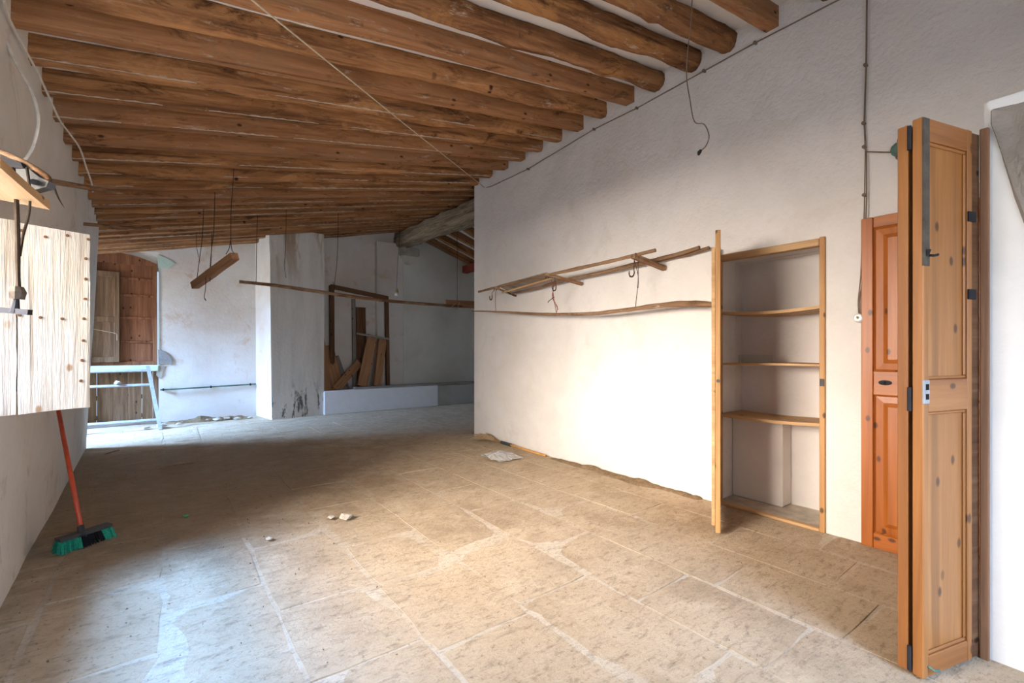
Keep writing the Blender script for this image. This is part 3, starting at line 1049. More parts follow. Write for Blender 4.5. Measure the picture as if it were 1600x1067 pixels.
sh = obj('shutter', bx(.02, Ls - .02, .015, .03, 1.05, 1.12), W_SHUT, w1, Ms, local=True)
obj('plank', shutter_board(.0, .104, 1, (.012, .012), (-.006, -.006)), W_SHUT, sh, Ms, local=True)
obj('plank', shutter_board(.110, Ls, 2, (.004, -.006), (-.004, .004)), W_SHUT, sh, Ms, local=True)
obj('batten', bx(.02, Ls - .02, .015, .03, 1.7, 1.77), W_SHUT, sh, Ms, local=True)
for (px, py) in ((105, 368), (71, 370), (33, 360), (138, 374), (134, 404), (134, 436), (133, 467), (131, 498), (130, 532), (128, 563), (126, 595), (63, 496), (97, 498), (30, 492)):
    # nail heads in two lines
    u, v = (px - 800) / FPX, (HOR - py) / FPX
    d = FWD + RIGHT * u + Vector((0, 0, v))
    nrm = Ms.to_3x3() @ Vector((0, 1, 0))
    o0 = Vector((0, 0, CAMH))
    t = ((s0 + nrm * -.016) - o0).dot(nrm) / d.dot(nrm)
    lp = Ms.inverted() @ (o0 + d * t)
    bm = BM(); tube(bm, [(lp.x, -.012, lp.z), (lp.x, -.020, lp.z)], [.0095, .006], 7)
    obj('nail', bm, M_RUST, sh, Ms, local=True)
# opening frame in the left wall (mostly outside the picture)
bm = BM(); box(bm, -.96, -.91, WIN[0], WIN[1], WIN[2], WIN[2] + .05); obj('window_frame', bm, W_POST, w1)
bm = BM(); box(bm, -.96, -.91, WIN[0], WIN[1], WIN[3] - .05, WIN[3]); obj('window_frame', bm, W_POST, w1)
# sill board above the shutter
bm = BM()
bp = [at(78, 328, Z=1.868), at(0, 312, Z=1.868), at(-60, 300, Z=1.868), at(-60, 262, Z=1.868), at(0, 262, Z=1.868), at(47, 303, Z=1.868)]
prism(bm, bp, (0, 0, .035))
hb = tag(obj('shelf_board', bm, W_SHELF), 'pale pine board jutting from the left wall above the shutter', 'shelf')

# ------------------------------------------------------------ door_3: old doorway at the back left
d3 = thing('door_3', (-.5, YB + .2, 0), 'old red-brown boarded double door in the back left corner', kind='structure')
yd = YB + .14
zs_, zt3 = 1.0, 2.70
xa, xb = -1.0, -.085
for a, b_ in ((xa, -.7985), (-.7985, -.5735), (-.5735, -.3435), (-.3435, -.135)):
    obj('board', bx(a, b_, yd + .02, yd + .045, zs_, zt3, bevel=.004), W_OLD, d3)
for a, b_ in ((xb - .055, xb), (xa, xa + .06)):
    obj('stile', bx(a, b_, yd - .01, yd + .05, zs_ - .02, zt3, bevel=.004), W_OLD, d3)
for z in (1.36, 1.76, 2.14, 2.42):
    obj('batten', bx(xa + .05, xb - .05, yd - .004, yd + .021, z, z + .036, bevel=.003), W_OLD, d3)
obj('rail', bx(xa, xb, yd - .012, yd + .045, zs_ - .01, zs_ + .05, bevel=.004), W_OLD, d3)
bm = BM()
prism(bm, [(xa, yd - .02, zt3 - .03)] + [(lerp(xa, xb, t), yd - .02, zt3 + .0 + .15 * math.sin(PI * (t * .85 + .12))) for t in fr(0, 1, 10)] + [(xb, yd - .02, zt3 - .03)], (0, .07, 0))
obj('arched_head', bm, W_OLD, d3)
bm = BM(); box(bm, -1.03, -.05, yd + .052, yd + .12, 2.6, 2.95); obj('tympanum', bm, P_BACK, d3)
# small worn hatch on the left half
hf = obj('hatch', bx(-.93, -.61, yd - .03, yd - .01, 1.06, 2.50), W_HATCH, d3)
for a, b_, z0, z1 in ((-.64, -.575, 1.04, 2.53), (-.98, -.92, 1.04, 2.53)):
    obj('stile', bx(a, b_, yd - .055, yd - .008, z0, z1, bevel=.006), W_HATCH, hf)
for z in (1.04, 1.70, 2.44):
    obj('rail', bx(-.92, -.64, yd - .052, yd - .008, z, z + .09, bevel=.006), W_HATCH, hf)
bm = BM(); tube(bm, [(-.99, yd - .06, 1.60), (-.64, yd - .065, 1.52), (-.605, yd - .07, 1.50), (-.605, yd - .07, 1.40)], .004, 5)
obj('latch_wire', bm, M_TWINE, hf)
# sill and lower boarded door with gaps
bm = BM()
box(bm, -1.02, -.06, YB - .03, YB + .30, .885, .985, bevel=.012)
obj('stone_sill', bm, P_GREEN, d3)
lx = [-1.0, -.86, -.665, -.47, -.29, -.145]
for i, (a, b_) in enumerate(zip(lx[:-1], lx[1:])):
    obj('lower_board', bx(a + (.005 if i in (1, 4) else .0005), b_ - (.004 if i in (0, 3) else .0005), yd, yd + .025, .05, .885, bevel=.003), W_HATCH, d3)
obj('lower_stile', bx(-.14, -.065, yd - .01, yd + .03, .03, .885, bevel=.003), W_HATCH, d3)
obj('lower_batten', bx(-1.0, -.145, yd + .026, yd + .05, .10, .17), W_HATCH, d3)
obj('lower_batten', bx(-1.0, -.145, yd + .026, yd + .05, .42, .49), W_HATCH, d3)
obj('threshold', bx(-1.02, -.06, YB - .06, YB + .3, -.01, .055, bevel=.015), W_PLKG, d3)
bm = BM(); box(bm, -.062, -.052, YB - .012, YB + .14, .98, 2.74); obj('lit_jamb', bm, P_GREEN, d3)  # green glow on the reveal, put into the jamb's colour
bm = BM(); prism(bm, [at(246, 398, Y=YB - .004), at(262, 404, Y=YB - .004), at(274, 412, Y=YB - .004), at(262, 420, Y=YB - .004), at(247, 418, Y=YB - .004)], (0, -.012, 0))
obj('plaster_scar', bm, P_GREEN, wall_back)
bm = BM(); prism(bm, [at(x, y, Y=YB - .004) for x, y in ((247, 546), (258, 549), (270, 562), (268, 569), (248, 569))], (0, -.012, 0))
obj('stone_patch', bm, M_PLUG, wall_back)
bm = BM(); prism(bm, [at(x, y, Y=YB - .004) for x, y in ((246, 571), (257, 571), (254, 586), (250, 592), (244, 586))], (0, -.008, 0))
obj('bare_patch', bm, M_STONE, wall_back)

# ------------------------------------------------------------ metal ladder-like frame at the back left
lad = thing('ladder', (-.05, 9.0, 0), 'grey metal ladder-like frame with three bars leaning before the back left door', 'ladder')
A0, A1 = Vector((-.035, 9.02, .0)), Vector((-.20, 9.62, .975))
plank('stile', A0, A1, .05, .03, M_ZINC, lad, up=(0, -1, .6))
plank('stile', A0 + Vector((-1.0, -.0, 0)), A1 + Vector((-1.0, 0, 0)), .05, .03, M_ZINC, lad, up=(0, -1, .6))
for t in (.155, .70, .93):
    p = A0.lerp(A1, t)
    plank('rung', p + Vector((-.99, 0, 0)), p + Vector((-.005, 0, 0)), .035, .03, M_ZINC, lad, up=(0, -1, .6))
pr = A0.lerp(A1, .70) + Vector((-.42, -.005, .012))
tag(obj('plaster_lump', lump(pr + Vector((0, 0, .035)), .045, 4, .8), M_LUMP), 'pale plaster lump resting on the middle bar of the metal frame', 'rubble')

# pipe along the back wall
bm = BM()
tube(bm, [(-.04, YB - .045, .565), (.5, YB - .045, .575), (1.39, YB - .045, .60)], .013, 8)
pipe = tag(obj('pipe', bm, M_PIPE), 'thin green water pipe fixed low along the back wall', 'pipe')
for x, z in ((.0, .566), (.68, .58), (1.3, .597)):
    obj('clip', bx(x - .01, x + .01, YB - .062, YB + .004, z - .02, z + .02), M_IRON, pipe)

# ------------------------------------------------------------ drying rack and poles on the right wall
rack = thing('drying_rack', (3.4, 3.5, 2.0), 'rustic rack of thin poles tied to crosspieces, above the long bent pole', 'rack')
XA, XB_ = 3.22, 3.49
pa = [at(x, y, X=XA) for x, y in ((748, 456), (775, 449), (850, 431), (937, 412), (1000, 397), (1024, 391))]
pb = [at(x, y, X=XB_) for x, y in ((797, 459), (838, 450), (873, 440), (935, 427), (976, 417), (1025, 406), (1093, 387))]
pc = [at(x, y, X=XB_ + .045) for x, y in ((950, 424), (1025, 408), (1070, 398), (1108, 387))]
pd = [at(x, y, X=XA + .12) for x, y in ((785, 457), (820, 447), (862, 434))]
obj('pole', tb(pa, (.014, .017, .014), 8, .35, 1, 5), W_POLEY, rack, smooth=True)
obj('pole', tb(pb, (.013, .016, .019, .018), 8, .4, 2, 5), W_POLEY, rack, smooth=True)
obj('pole', tb(pc, (.012, .014), 8, .35, 3, 5), W_POLEY, rack, smooth=True)
obj('pole', tb(pd, (.010, .013), 8, .3, 4, 5), W_SHELF, rack, smooth=True)
# grey board laid across the far end
b0, b1, b2, b3 = at(777, 449, X=XA), at(799, 459, X=XB_), at(870, 437, X=XB_), at(848, 430, X=XA)
bm = BM(); prism(bm, [b0 + Vector((.02, 0, .016)), b1 + Vector((-.02, 0, .02)), b2 + Vector((-.02, 0, .02)), b3 + Vector((.02, 0, .016))], (0, 0, .012))
obj('board', bm, W_PLKG, rack)
for i, (a, b_, w) in enumerate((((773, 449), (800, 460), .022), ((852, 428), (899, 441), .036), ((989, 400), (1029, 416), .042))):
    p = at(*a, X=XA - .045)
    q = at(*b_, X=XB_ + .02)
    wl = p + (q - p) * ((3.588 - p.x) / (q.x - p.x))
    plank('crosspiece', p, wl, w, w * .9, W_POLE, rack, jit=.004)
for i, (x, y) in enumerate(((774, 451), (855, 431), (994, 400))):
    p = at(x, y, X=XA)
    bm = BM(); tube(bm, [p + Vector((math.cos(a) * .006, math.sin(a) * .026, math.cos(a * 2) * .026)) for a in fr(0, 6, 14)], .003, 5)
    obj('lashing', bm, M_WIRE, rack)
XP = 3.33
lp_ = [at(x, y, X=XP) for x, y in ((737, 486), (775, 487), (830, 490), (880, 491), (925, 490), (965, 486), (1000, 481), (1045, 476), (1085, 474), (1114, 476))]
lowp = tag(obj('bent_pole', tb(lp_, (.006, .011, .015, .016, .017, .018, .021, .024, .025, .019), 10, .3, 6, 4), W_POLEY, smooth=True),
           'long bent branch pole hung on wires along the right wall', 'pole')
for pts, mt in ((((775, 452), (774, 470), (775, 487)), M_WIRE), (((866, 437), (864, 462), (867, 476), (870, 492)), M_WIRE), (((868, 438), (863, 464), (871, 480), (867, 494)), M_RED), (((862, 437), (866, 468), (872, 484)), M_RED),
                (((997, 406), (997, 440), (994, 470), (993, 482)), M_WIRE), (((991, 406), (997, 430), (997, 450)), M_WIRE)):
    obj('hanging_wire', tb([at(x, y, X=XP - .006) for x, y in pts], .0032, 5, n=5), mt, lowp)
obj('hanging_wire', tb([at(x, y, X=XP - .01) for x, y in ((866, 464), (858, 470), (856, 473))], .004, 5, n=4), M_WIRE, lowp)
for nm, (x, y), lab in (('iron_hook', (767, 464), 'rusty iron hook hanging at the far end of the pole rack'), ('iron_hook', (866, 449), 'rusty iron hook hanging under the middle crosspiece of the rack'), ('iron_hook', (987, 426), 'rusty iron hook hanging under the near crosspiece of the rack')):
    c = at(x, y, X=XA + .02)
    pts = [c + Vector((.0, math.cos(a) * .028, math.sin(a) * .036)) for a in fr(R(150), R(390), 10)]
    top = at({767: 774, 866: 866, 987: 991}[x], {767: 451, 866: 433, 987: 402}[x], X=XA + .02)
    pts = [top, pts[0] + Vector((0, 0, .03))] + pts
    tag(obj(nm, tb(pts, [.0025, .0055, .007, .007, .004], 6), M_WIRE), lab, 'hook', 'iron hooks on the pole rack')

# long thin pole hung across the room and board
YL = 7.35
lpole = tag(obj('hanging_pole', tb([at(x, y, Y=YL) for x, y in ((374, 440), (430, 446), (500, 456), (570, 466), (640, 473), (722, 479))], (.022, .026, .026, .022), 8, .2, 11, 5), W_POLE, smooth=True),
            'long thin wooden pole hung level on wires across the room', 'pole')
for pts in (((402, 327), (401, 380), (400, 443)), ((528, 330), (527, 400), (523, 440), (521, 459)), ((520, 440), (523, 450), (520, 459))):
    P = [at(x, y, Y=YL) for x, y in pts]
    if pts[0][1] < 340: P[0] = Vector((P[0].x, YL - .02, zbot(P[0].x, YL) + .05))
    obj('hanging_wire', tb(P, .004, 5, n=4), M_WIRE, lpole)
obj('twine', tb([at(712, 474, Y=YL - .03), at(706, 480, Y=YL - .03), at(714, 482, Y=YL - .03), at(718, 472, Y=YL - .03)], .006, 5, n=4), M_TWINE, lpole)
c0 = at(696, 474, Y=7.45)
hbd = plank('hanging_board', c0, c0 + Vector((1.7, 0, .03)), .035, .135, W_PLK)
tag(hbd, 'short orange board hung edgewise beyond the white partition corner', 'board')
for x in (.25, .9):
    p = c0 + Vector((x, 0, .07))
    obj('hanging_wire', tb([p, p + Vector((0, 0, .8)), (p.x, p.y, zbot_r(p.x, 0) + .05)], .004, 5), M_WIRE, hbd, M=WM[hbd.name])
# tilted plank on wires
q0, q1 = at(304, 446, D=5.15), at(367, 400, D=4.7)
tpl = plank('hanging_plank', q0, q1, .075, .075, W_PLK, up=(0, -.3, 1), jit=.004)
tag(tpl, 'short tilted wooden plank hanging on rusty wires from the joists', 'plank')


def hang(pts, D, r=.0035, mat=M_WIRE, par=None, lab=None, nm='hanging_wire', top=True):
    P = [at(x, y, D=D) for x, y in pts]
    if par is None and P[0].z < zbot(P[0].x, P[0].y) and P[0].x < 4.0: P.insert(0, Vector((P[0].x, P[0].y, zbot(P[0].x, P[0].y) + .06)))
    bm = tb(P, r, 5, n=5)
    if par is not None: return obj(nm, bm, mat, par, M=WM[par.name])
    o = obj(nm, bm, mat)
    return tag(o, lab, 'wire')


hang(((364, 234), (366, 250), (363, 300), (361, 330), (361, 383), (366, 396)), 4.68, par=tpl)
hang(((360, 376), (358, 388), (353, 397)), 4.68, par=tpl)
hang(((318, 326), (316, 370), (311, 410), (307, 440)), 5.1, par=tpl)
hang(((336, 300), (334, 360), (331, 385), (328, 420)), 4.9, par=tpl)
hang(((331, 365), (330, 400), (328, 440)), 4.95, par=tpl)
hang(((322, 425), (321, 450), (319, 464), (322, 470), (320, 466)), 4.95, .0035, par=tpl)
hang(((307, 384), (309, 395), (310, 402)), 7.0, lab='short wire stub hanging against the back wall')
hang(((447, 345), (446, 395), (444, 415), (447, 434)), 6.6, lab='thin kinked wire hanging in front of the stained pillar')
# pendant bulb wire near the beam
pw = hang(((624, 372), (622, 400), (620, 440), (620, 452)), 8.9, .004, lab='thin flex with a small bulb holder hanging by the pilaster')
c = at(620, 455, D=8.9)
obj('bulb_holder', tb([c + Vector((0, 0, .05)), c, c - Vector((0, 0, .03))], [.02, .03, .035], 8), M_BRASS, pw)
obj('bulb', lump(c - Vector((0, 0, .065)), .04, 2, 1.1, 2, .02), M_WHITE, pw, smooth=True)

# ------------------------------------------------------------ cables on the right wall
XW = XR - .02
cab = [at(x, y, X=XW) for x, y in ((760, 293), (768, 291), (825, 264), (928, 202), (995, 169), (1100, 111), (1180, 67), (1310, 0), (1400, -50))]
wc = tag(obj('wall_cable', tb(cab, .005, 5), M_CORD), 'thin cable running along the top of the right wall', 'cable')
for x, y in ((825, 264), (928, 202), (995, 169), (1100, 111), (1180, 67)):
    p = at(x, y, X=XW + .002)
    bm = BM(); tube(bm, [p + Vector((.02, 0, 0)), p + Vector((-.014, 0, 0))], [.009, .013], 8)
    obj('insulator', bm, M_CORD, wc)
bm = tb([at(x, y, X=XW) for x, y in ((1356, -60), (1354, 0), (1353, 100), (1350, 190), (1352, 238))], .0035, 5)
tube(bm, [at(x, y, X=XW - .004) for x, y in ((1357, -60), (1355, 0), (1354, 100), (1351, 190), (1353, 238))], .0035, 5)
tube(bm, smooth_path([at(x, y, X=XW) for x, y in ((1352, 238), (1351, 300), (1350, 340), (1347, 380), (1345, 430), (1341, 470), (1342, 492))], 4), .0035, 5)
tube(bm, smooth_path([at(x, y, X=XW - .01) for x, y in ((1354, 238), (1354, 300), (1353, 340), (1350, 400), (1347, 440), (1342, 475), (1344, 492))], 4), .0035, 5)
vc = tag(obj('twisted_cable', bm, M_CORD), 'twisted cloth-covered cable running down the right wall to a white switch', 'cable')
for x, y in ((1353, 102), (1350, 193), (1351, 230), (1351, 305)):
    p = at(x, y, X=XW)
    obj('insulator', tb([p + Vector((.02, 0, 0)), p + Vector((-.016, 0, 0))], [.008, .012], 8), M_CORD, vc)
hc = tag(obj('branch_cable', tb([at(x, y, X=XW) for x, y in ((1353, 237), (1380, 238), (1402, 238))], .005, 5), M_CORD), 'short horizontal branch cable between twisted cable and junction box', 'cable')
jp = at(1406, 233, X=XW)
jb = thing('junction_box', jp, 'old round metal junction box with loose wires above the pine door', 'junction box')
obj('body', tb([jp + Vector((.02, 0, 0)), jp + Vector((-.012, 0, 0)), jp + Vector((-.022, 0, 0))], [.045, .045, .025], 12), M_PIPE, jb)
for pts in (((1404, 240), (1400, 246), (1408, 250), (1414, 243)), ((1406, 244), (1416, 252), (1422, 247)), ((1402, 226), (1404, 216), (1409, 215)), ((1409, 248), (1413, 262), (1412, 290), (1409, 305), (1414, 312), (1424, 318)), ((1406, 248), (1409, 265), (1410, 290), (1407, 303), (1412, 309)), ((1412, 240), (1420, 244), (1418, 254))):
    obj('loose_wire', tb([at(x, y, X=XW - .012) for x, y in pts], .005, 5, n=4), M_CORD, jb)
sp = at(1342, 497, X=XW)
sw = thing('switch', sp, 'small white ceramic switch hanging beside the pine door', 'switch')
obj('body', tb([sp + Vector((.02, 0, 0)), sp + Vector((-.012, 0, 0)), sp + Vector((-.02, 0, 0))], [.03, .03, .02], 12), M_WHITE, sw)
obj('lever', tb([sp + Vector((-.018, 0, 0)), sp + Vector((-.034, 0, .006))], .006, 8), M_BRASS, sw)
# hanging flex with lamp holder
pts = [at(x, y, D=3.15) for x, y in ((1082, -6), (1079, 40), (1074, 85), (1073, 122), (1078, 155), (1085, 190), (1100, 194), (1108, 212), (1103, 228), (1094, 236))]
pts[0] = Vector((pts[0].x, pts[0].y, min(pts[0].z, zbot(pts[0].x, pts[0].y) + JH + .02)))
fl = tag(obj('hanging_flex', tb(pts, .004, 5, n=4), M_CORD), 'loose brown flex with a small lamp holder hanging from the ceiling', 'cable')
c = pts[-1]
obj('lamp_holder', tb([c + Vector((.004, 0, .004)), c - Vector((.012, 0, .012)), c - Vector((.02, 0, .03))], [.010, .013, .008], 8), M_IRON, fl)
# straight pale string across under the joists
a, b_ = at(757, 293, X=XR - .02), at(395, 0, D=2.0)
b2 = a + (b_ - a) * 1.22
tag(obj('string', tb([a, a.lerp(b2, .5) + Vector((0, 0, -.01)), b2], .0042, 5), M_TWINE), 'taut pale string stretched diagonally under the ceiling joists', 'string')
# cables on the left wall
lw = [(0, 30), (10, 65), (28, 105), (48, 140), (58, 170), (60, 195), (52, 228), (40, 248), (28, 258)]
tag(obj('loop_cable', tb([at(x, y, D=2.35) for x, y in lw], .007, 6, n=5), M_WCORD), 'thick pale cable looping down the left wall above the clamp', 'cable')
lt = [(6, 0), (18, 38), (38, 75), (58, 112), (76, 150), (93, 187), (110, 210), (125, 232), (135, 262), (143, 285), (145, 300)]
LP = []
for i, (x, y) in enumerate(lt):
    LP.append(at(x, y, D=lerp(2.2, 4.1, (i / 10) ** 1.1)))
tag(obj('eaves_cable', tb(LP, .006, 5, n=4), M_WCORD), 'thin white cable following the top edge of the left wall', 'cable')
p0 = at(80, 283, X=-.60); p1 = at(190, 302, Y=p0.y + .12)
st1 = tag(obj('stick', tb([p0 + Vector((-.05, -.0, 0)), p0.lerp(p1, .5), p1], (.020, .018, .015), 7, .2, 1, 4), W_POLE, smooth=True), 'wooden stick jutting from the left wall under the joists, nearer one', 'stick')
p2 = at(128, 350, X=-.62); p3 = at(236, 358, Y=p2.y + .05)
st2 = tag(obj('stick', tb([p2 + Vector((-.05, 0, 0)), p2.lerp(p3, .5), p3], (.018, .016, .012), 7, .2, 2, 4), W_POLE, smooth=True), 'thinner wooden stick jutting from the left wall just above the shutter corner', 'stick')
wpts = [at(x, y, D=d) for x, y, d in ((83, 286, 3.2), (92, 310, 3.4), (106, 336, 3.8), (115, 344, 4.1), (128, 347, 4.5))]
tag(obj('slack_wire', tb(wpts, .005, 5, n=4), M_CORD), 'slack brown wire looping between the two jutting sticks', 'cable')

# clamp with bow and rope with iron bar near the shutter
cl = thing('clamp', at(48, 282, D=1.98), 'blurred steel clamp gripping a bent strip above the pine board', 'clamp')
Dc = 1.97
bow = [at(x, y, D=Dc) for x, y in ((-20, 226), (0, 236), (35, 252), (62, 268), (76, 280), (70, 290))]
obj('bent_strip', tb(bow, .012, 6, n=5), W_POLE, cl, smooth=True)
bm = BM()
prism(bm, [at(x, y, D=Dc - .02) for x, y in ((18, 254), (45, 264), (60, 276), (76, 283), (72, 292), (44, 299), (32, 288), (22, 270))], tuple(FWD * .035))
obj('jaw', bm, M_STEEL, cl)
bm = BM()
prism(bm, [at(x, y, D=Dc - .03) for x, y in ((-15, 252), (6, 246), (32, 254), (36, 262), (14, 262), (0, 268), (-15, 266))], tuple(FWD * .02))
obj('jaw', bm, M_IRON, cl)
bm = BM(); tube(bm, [at(52, 284, D=Dc - .05), at(52, 284, D=Dc + .04)], .012, 8)
obj('pivot', bm, M_IRON, cl)
rp = thing('door_rope', at(28, 300, D=1.90), 'dark rope with cloth wrap and iron bar hanging in front of the bleached shutter', 'rope')
obj('rope', tb([at(x, y, D=1.90) for x, y in ((20, 262), (25, 300), (27, 360), (28, 410), (29, 450))], .008, 7, .25, 3, 4), M_ROPE, rp)
obj('rope', tb([at(x, y, D=1.92) for x, y in ((42, 262), (47, 300), (45, 335), (36, 368), (31, 400))], .005, 6, .2, 4, 4), M_ROPE, rp)
obj('cloth_wrap', tb([at(x, y, D=1.90) for x, y in ((26, 448), (26, 456), (25, 467))], [.022, .029, .024], 9, .3, 3), M_CLOTH, rp)
obj('hook', tb([at(x, y, D=1.90) for x, y in ((26, 466), (25, 474), (23, 488))], [.008, .011, .016], 8), M_IRON, rp)
plank('iron_bar', at(-40, 481, D=1.90), at(47, 488, D=1.90), .02, .022, M_IRON, rp)

# ------------------------------------------------------------ red broom
bp0, bp1 = Vector((-.415, 3.99, .10)), Vector((-.632, 4.78, .86))
br = thing('broom', (-.41, 4.0, 0), 'broom with red handle and green-black bristles leaning on the left wall', 'broom')
obj('handle', tb([bp0, bp1], .0135, 10), M_BROOMR, br, smooth=True)
h0, h1 = Vector((-.515, 3.915, .085)), Vector((-.285, 4.065, .085))
obj('socket', tb([bp0 + (bp0 - bp1).normalized() * .05, bp0 + (bp1 - bp0).normalized() * .03], [.022, .018], 8), M_DKGREY, br)
plank('head_block', h0, h1, .06, .022, M_DKGREY, br, bevel=.006)


def bristles(t0, t1, n, sd):
    rnd = random.Random(sd)
    bm = BM()
    ax = (h1 - h0)
    sd_ = Vector((-ax.y, ax.x, 0)).normalized()
    for i in range(n):
        t = rnd.uniform(t0, t1); s = rnd.uniform(-1, 1)
        a = h0.lerp(h1, t) + sd_ * s * .026 - Vector((0, 0, .008))
        b_ = h0.lerp(h1, .5 + (t - .5) * 1.12) + sd_ * (s * .05 - .012) + Vector((0, 0, rnd.uniform(.001, .012) - .085))
        b_ = b_ + Vector((rnd.uniform(-.006, .006), rnd.uniform(-.006, .006), 0))
        tube(bm, [a, a.lerp(b_, .5), b_], [.003, .0038, .002], 3)
    return bm


for t0, t1, m_, nn in ((0, .38, M_GREENB, 170), (.38, .78, M_BLACKB, 170), (.78, 1, M_GREENB, 100)):
    tag(obj('bristles', bristles(t0, t1, nn, nn + int(t0 * 10)), m_, br), kind='stuff')

# old straw broom lying along the right wall
ob = thing('straw_broom', (3.5, 4.7, 0), 'old straw broom with black grip lying along the white wall base', 'broom')
s_, e_ = Vector((3.50, 5.02, .05)), Vector((3.53, 4.02, .02))
obj('handle', tb([s_, e_], .014, 8), M_ORANGE, ob, smooth=True)
obj('grip', tb([s_.lerp(e_, .16), s_.lerp(e_, .36)], .022, 8), M_DKGREY, ob)
bm = BM()
rnd = random.Random(3)
for i in range(60):
    a = s_ + Vector((rnd.uniform(-.015, .015), -.02, rnd.uniform(-.015, .01)))
    b_ = Vector((3.49 + rnd.uniform(-.12, .08), 5.32 + rnd.uniform(-.05, .06), rnd.uniform(.006, .10)))
    tube(bm, [a, a.lerp(b_, .5) + Vector((0, 0, .015)), b_], [.006, .008, .003], 4)
tag(obj('straw', bm, M_STRAW, ob), kind='stuff')

# plastic film scrap
bm = BM()
c = Vector((3.1, 4.30, .0))
n = 14
gv = [[None] * (n + 1) for _ in range(n + 1)]
for i in range(n + 1):
    for j in range(n + 1):
        u, w = i / n * 2 - 1, j / n * 2 - 1
        z = .02 + .05 * max(0, 1 - u * u - w * w) + .03 * abs(noise.noise(Vector((u * 3, w * 3, 1)))) + .02 * noise.noise(Vector((u * 7, w * 7, 5)))
        gv[i][j] = bm.verts.new(c + Vector((u * .17 + .04 * noise.noise(Vector((u * 2, w * 2, 9))), w * .2 + .04 * noise.noise(Vector((u * 2, w * 2, 19))), max(z, .008))))
for i in range(n):
    for j in range(n): bm.faces.new((gv[i][j], gv[i + 1][j], gv[i + 1][j + 1], gv[i][j + 1]))
pf = tag(obj('plastic_bag', bm, plastic_mat()), 'crumpled clear plastic bag on the floor beside the white wall', 'bag')
mod = pf.modifiers.new('thickness', 'SOLIDIFY'); mod.thickness = .002

# ------------------------------------------------------------ frame and boards in the trough recess
fr_ = thing('wooden_frame', (3.0, 9.6, .41), 'dark brown empty door frame standing in the trough recess', 'frame')
YF = 9.70
fa, fb = at(519, 446, Y=YF), at(601, 465, Y=YF)
plank('stile', Vector((fa.x, YF, .41)), Vector((fa.x - .01, YF, fa.z)), .085, .08, W_PLKD, fr_, up=(0, -1, 0))
plank('stile', Vector((fb.x, YF - .18, .41)), Vector((fb.x, YF - .10, fb.z)), .07, .08, W_PLKD, fr_, up=(0, -1, 0))
plank('rail', fa + Vector((-.03, 0, -.02)), fb + Vector((.03, -.10, -.02)), .08, .085, W_PLKD, fr_)


def leaner(name, bot, top, w, t, mat, label, cat='plank', facing=(0, -1, 0), **k):
    o = plank(name, bot, top, w, t, mat, None, up=facing, **k)
    return tag(o, label, cat)


def pt(px, py, Y): return at(px, py, Y=Y)


leaner('plank', Vector((2.60, 9.44, .412)), Vector((2.50, 9.80, 2.02)), .17, .025, W_PLK, 'tall narrow board leaning in the corner beside the stained pillar', taper=.35)
leaner('plank', Vector((2.80, 9.45, .412)), Vector((2.70, 9.82, 1.33)), .20, .022, W_PLK, 'brown board leaning second from the pillar in the trough')
leaner('plank', Vector((2.97, 9.66, .412)), Vector((2.80, 9.855, 1.10)), .24, .018, W_PLKG, 'short greyish board leaning on the recess wall behind the brown boards')
leaner('plank', Vector((2.72, 9.40, .455)), Vector((3.28, 9.62, .98)), .16, .022, W_PLK, 'diagonal board leaning to the right at the bottom of the trough recess')
leaner('plank', pt(566, 602, 9.38) + Vector((0, 0, -.02)), pt(582, 524, 9.58), .21, .035, W_PLK, 'wide light board leaning upright at the front of the trough recess')
leaner('plank', pt(589, 602, 9.40) + Vector((0, 0, -.02)), pt(597, 530, 9.60), .16, .12, W_PLK, 'thick squared timber leaning beside the wide light board')
leaner('dark_board', Vector((3.37, 9.74, .412)), Vector((3.37, 9.82, 2.15)), .20, .03, W_PLKD, 'tall dark board standing behind the leaning timbers')
leaner('dark_board', Vector((3.22, 9.76, .412)), Vector((3.22, 9.83, 2.32)), .07, .05, W_PLKG, 'narrow weathered post standing behind the leaning timbers')
cb = plank('stick', at(556, 521, Y=9.54), at(608, 530, Y=9.50), .04, .04, W_PLKG, jit=.012)
tag(cb, 'knotty crooked stick lying across the tops of the leaning timbers', 'stick')
e0, e1 = at(553, 606, Y=9.24), Vector((6.9, 9.24, .495))
e0.z = .478
e1.z = .478
leaner('plank', e0, e1, .17, .042, W_PLKG, 'long grey plank lying on top of the trough wall', facing=(0, 0, 1), jit=.004)


# ------------------------------------------------------------ rubble, dirt, crumbs
def strip(name, path, wid, hgt, mat, seed):
    bm = BM()
    path = smooth_path(path, 8)
    rows = []
    for i, p in enumerate(path):
        t = (path[min(i + 1, len(path) - 1)] - path[max(i - 1, 0)]).normalized()
        s = Vector((-t.y, t.x, 0))
        row = []
        for k in range(7):
            u = k / 6 * 2 - 1
            ed = math.sin(PI * i / (len(path) - 1)) ** .4
            w = wid * (1 + .7 * noise.noise(Vector((p.x * 3, p.y * 3, seed)))) * (.25 + .75 * ed)
            q = p + s * u * w
            z = hgt * (1 - u * u) * (.5 + abs(noise.noise(q * 5 + Vector((0, 0, seed)))) * 1.4) * ed + .012 * noise.noise(q * 24) * (1 - u * u)
            row.append(bm.verts.new((q.x, q.y, max(z, 0) + (-.004 if abs(u) == 1 else .004))))
        rows.append(row)
    for a, b_ in zip(rows[:-1], rows[1:]):
        for k in range(6): bm.faces.new((a[k], a[k + 1], b_[k + 1], b_[k]))
    return obj(name, bm, mat)


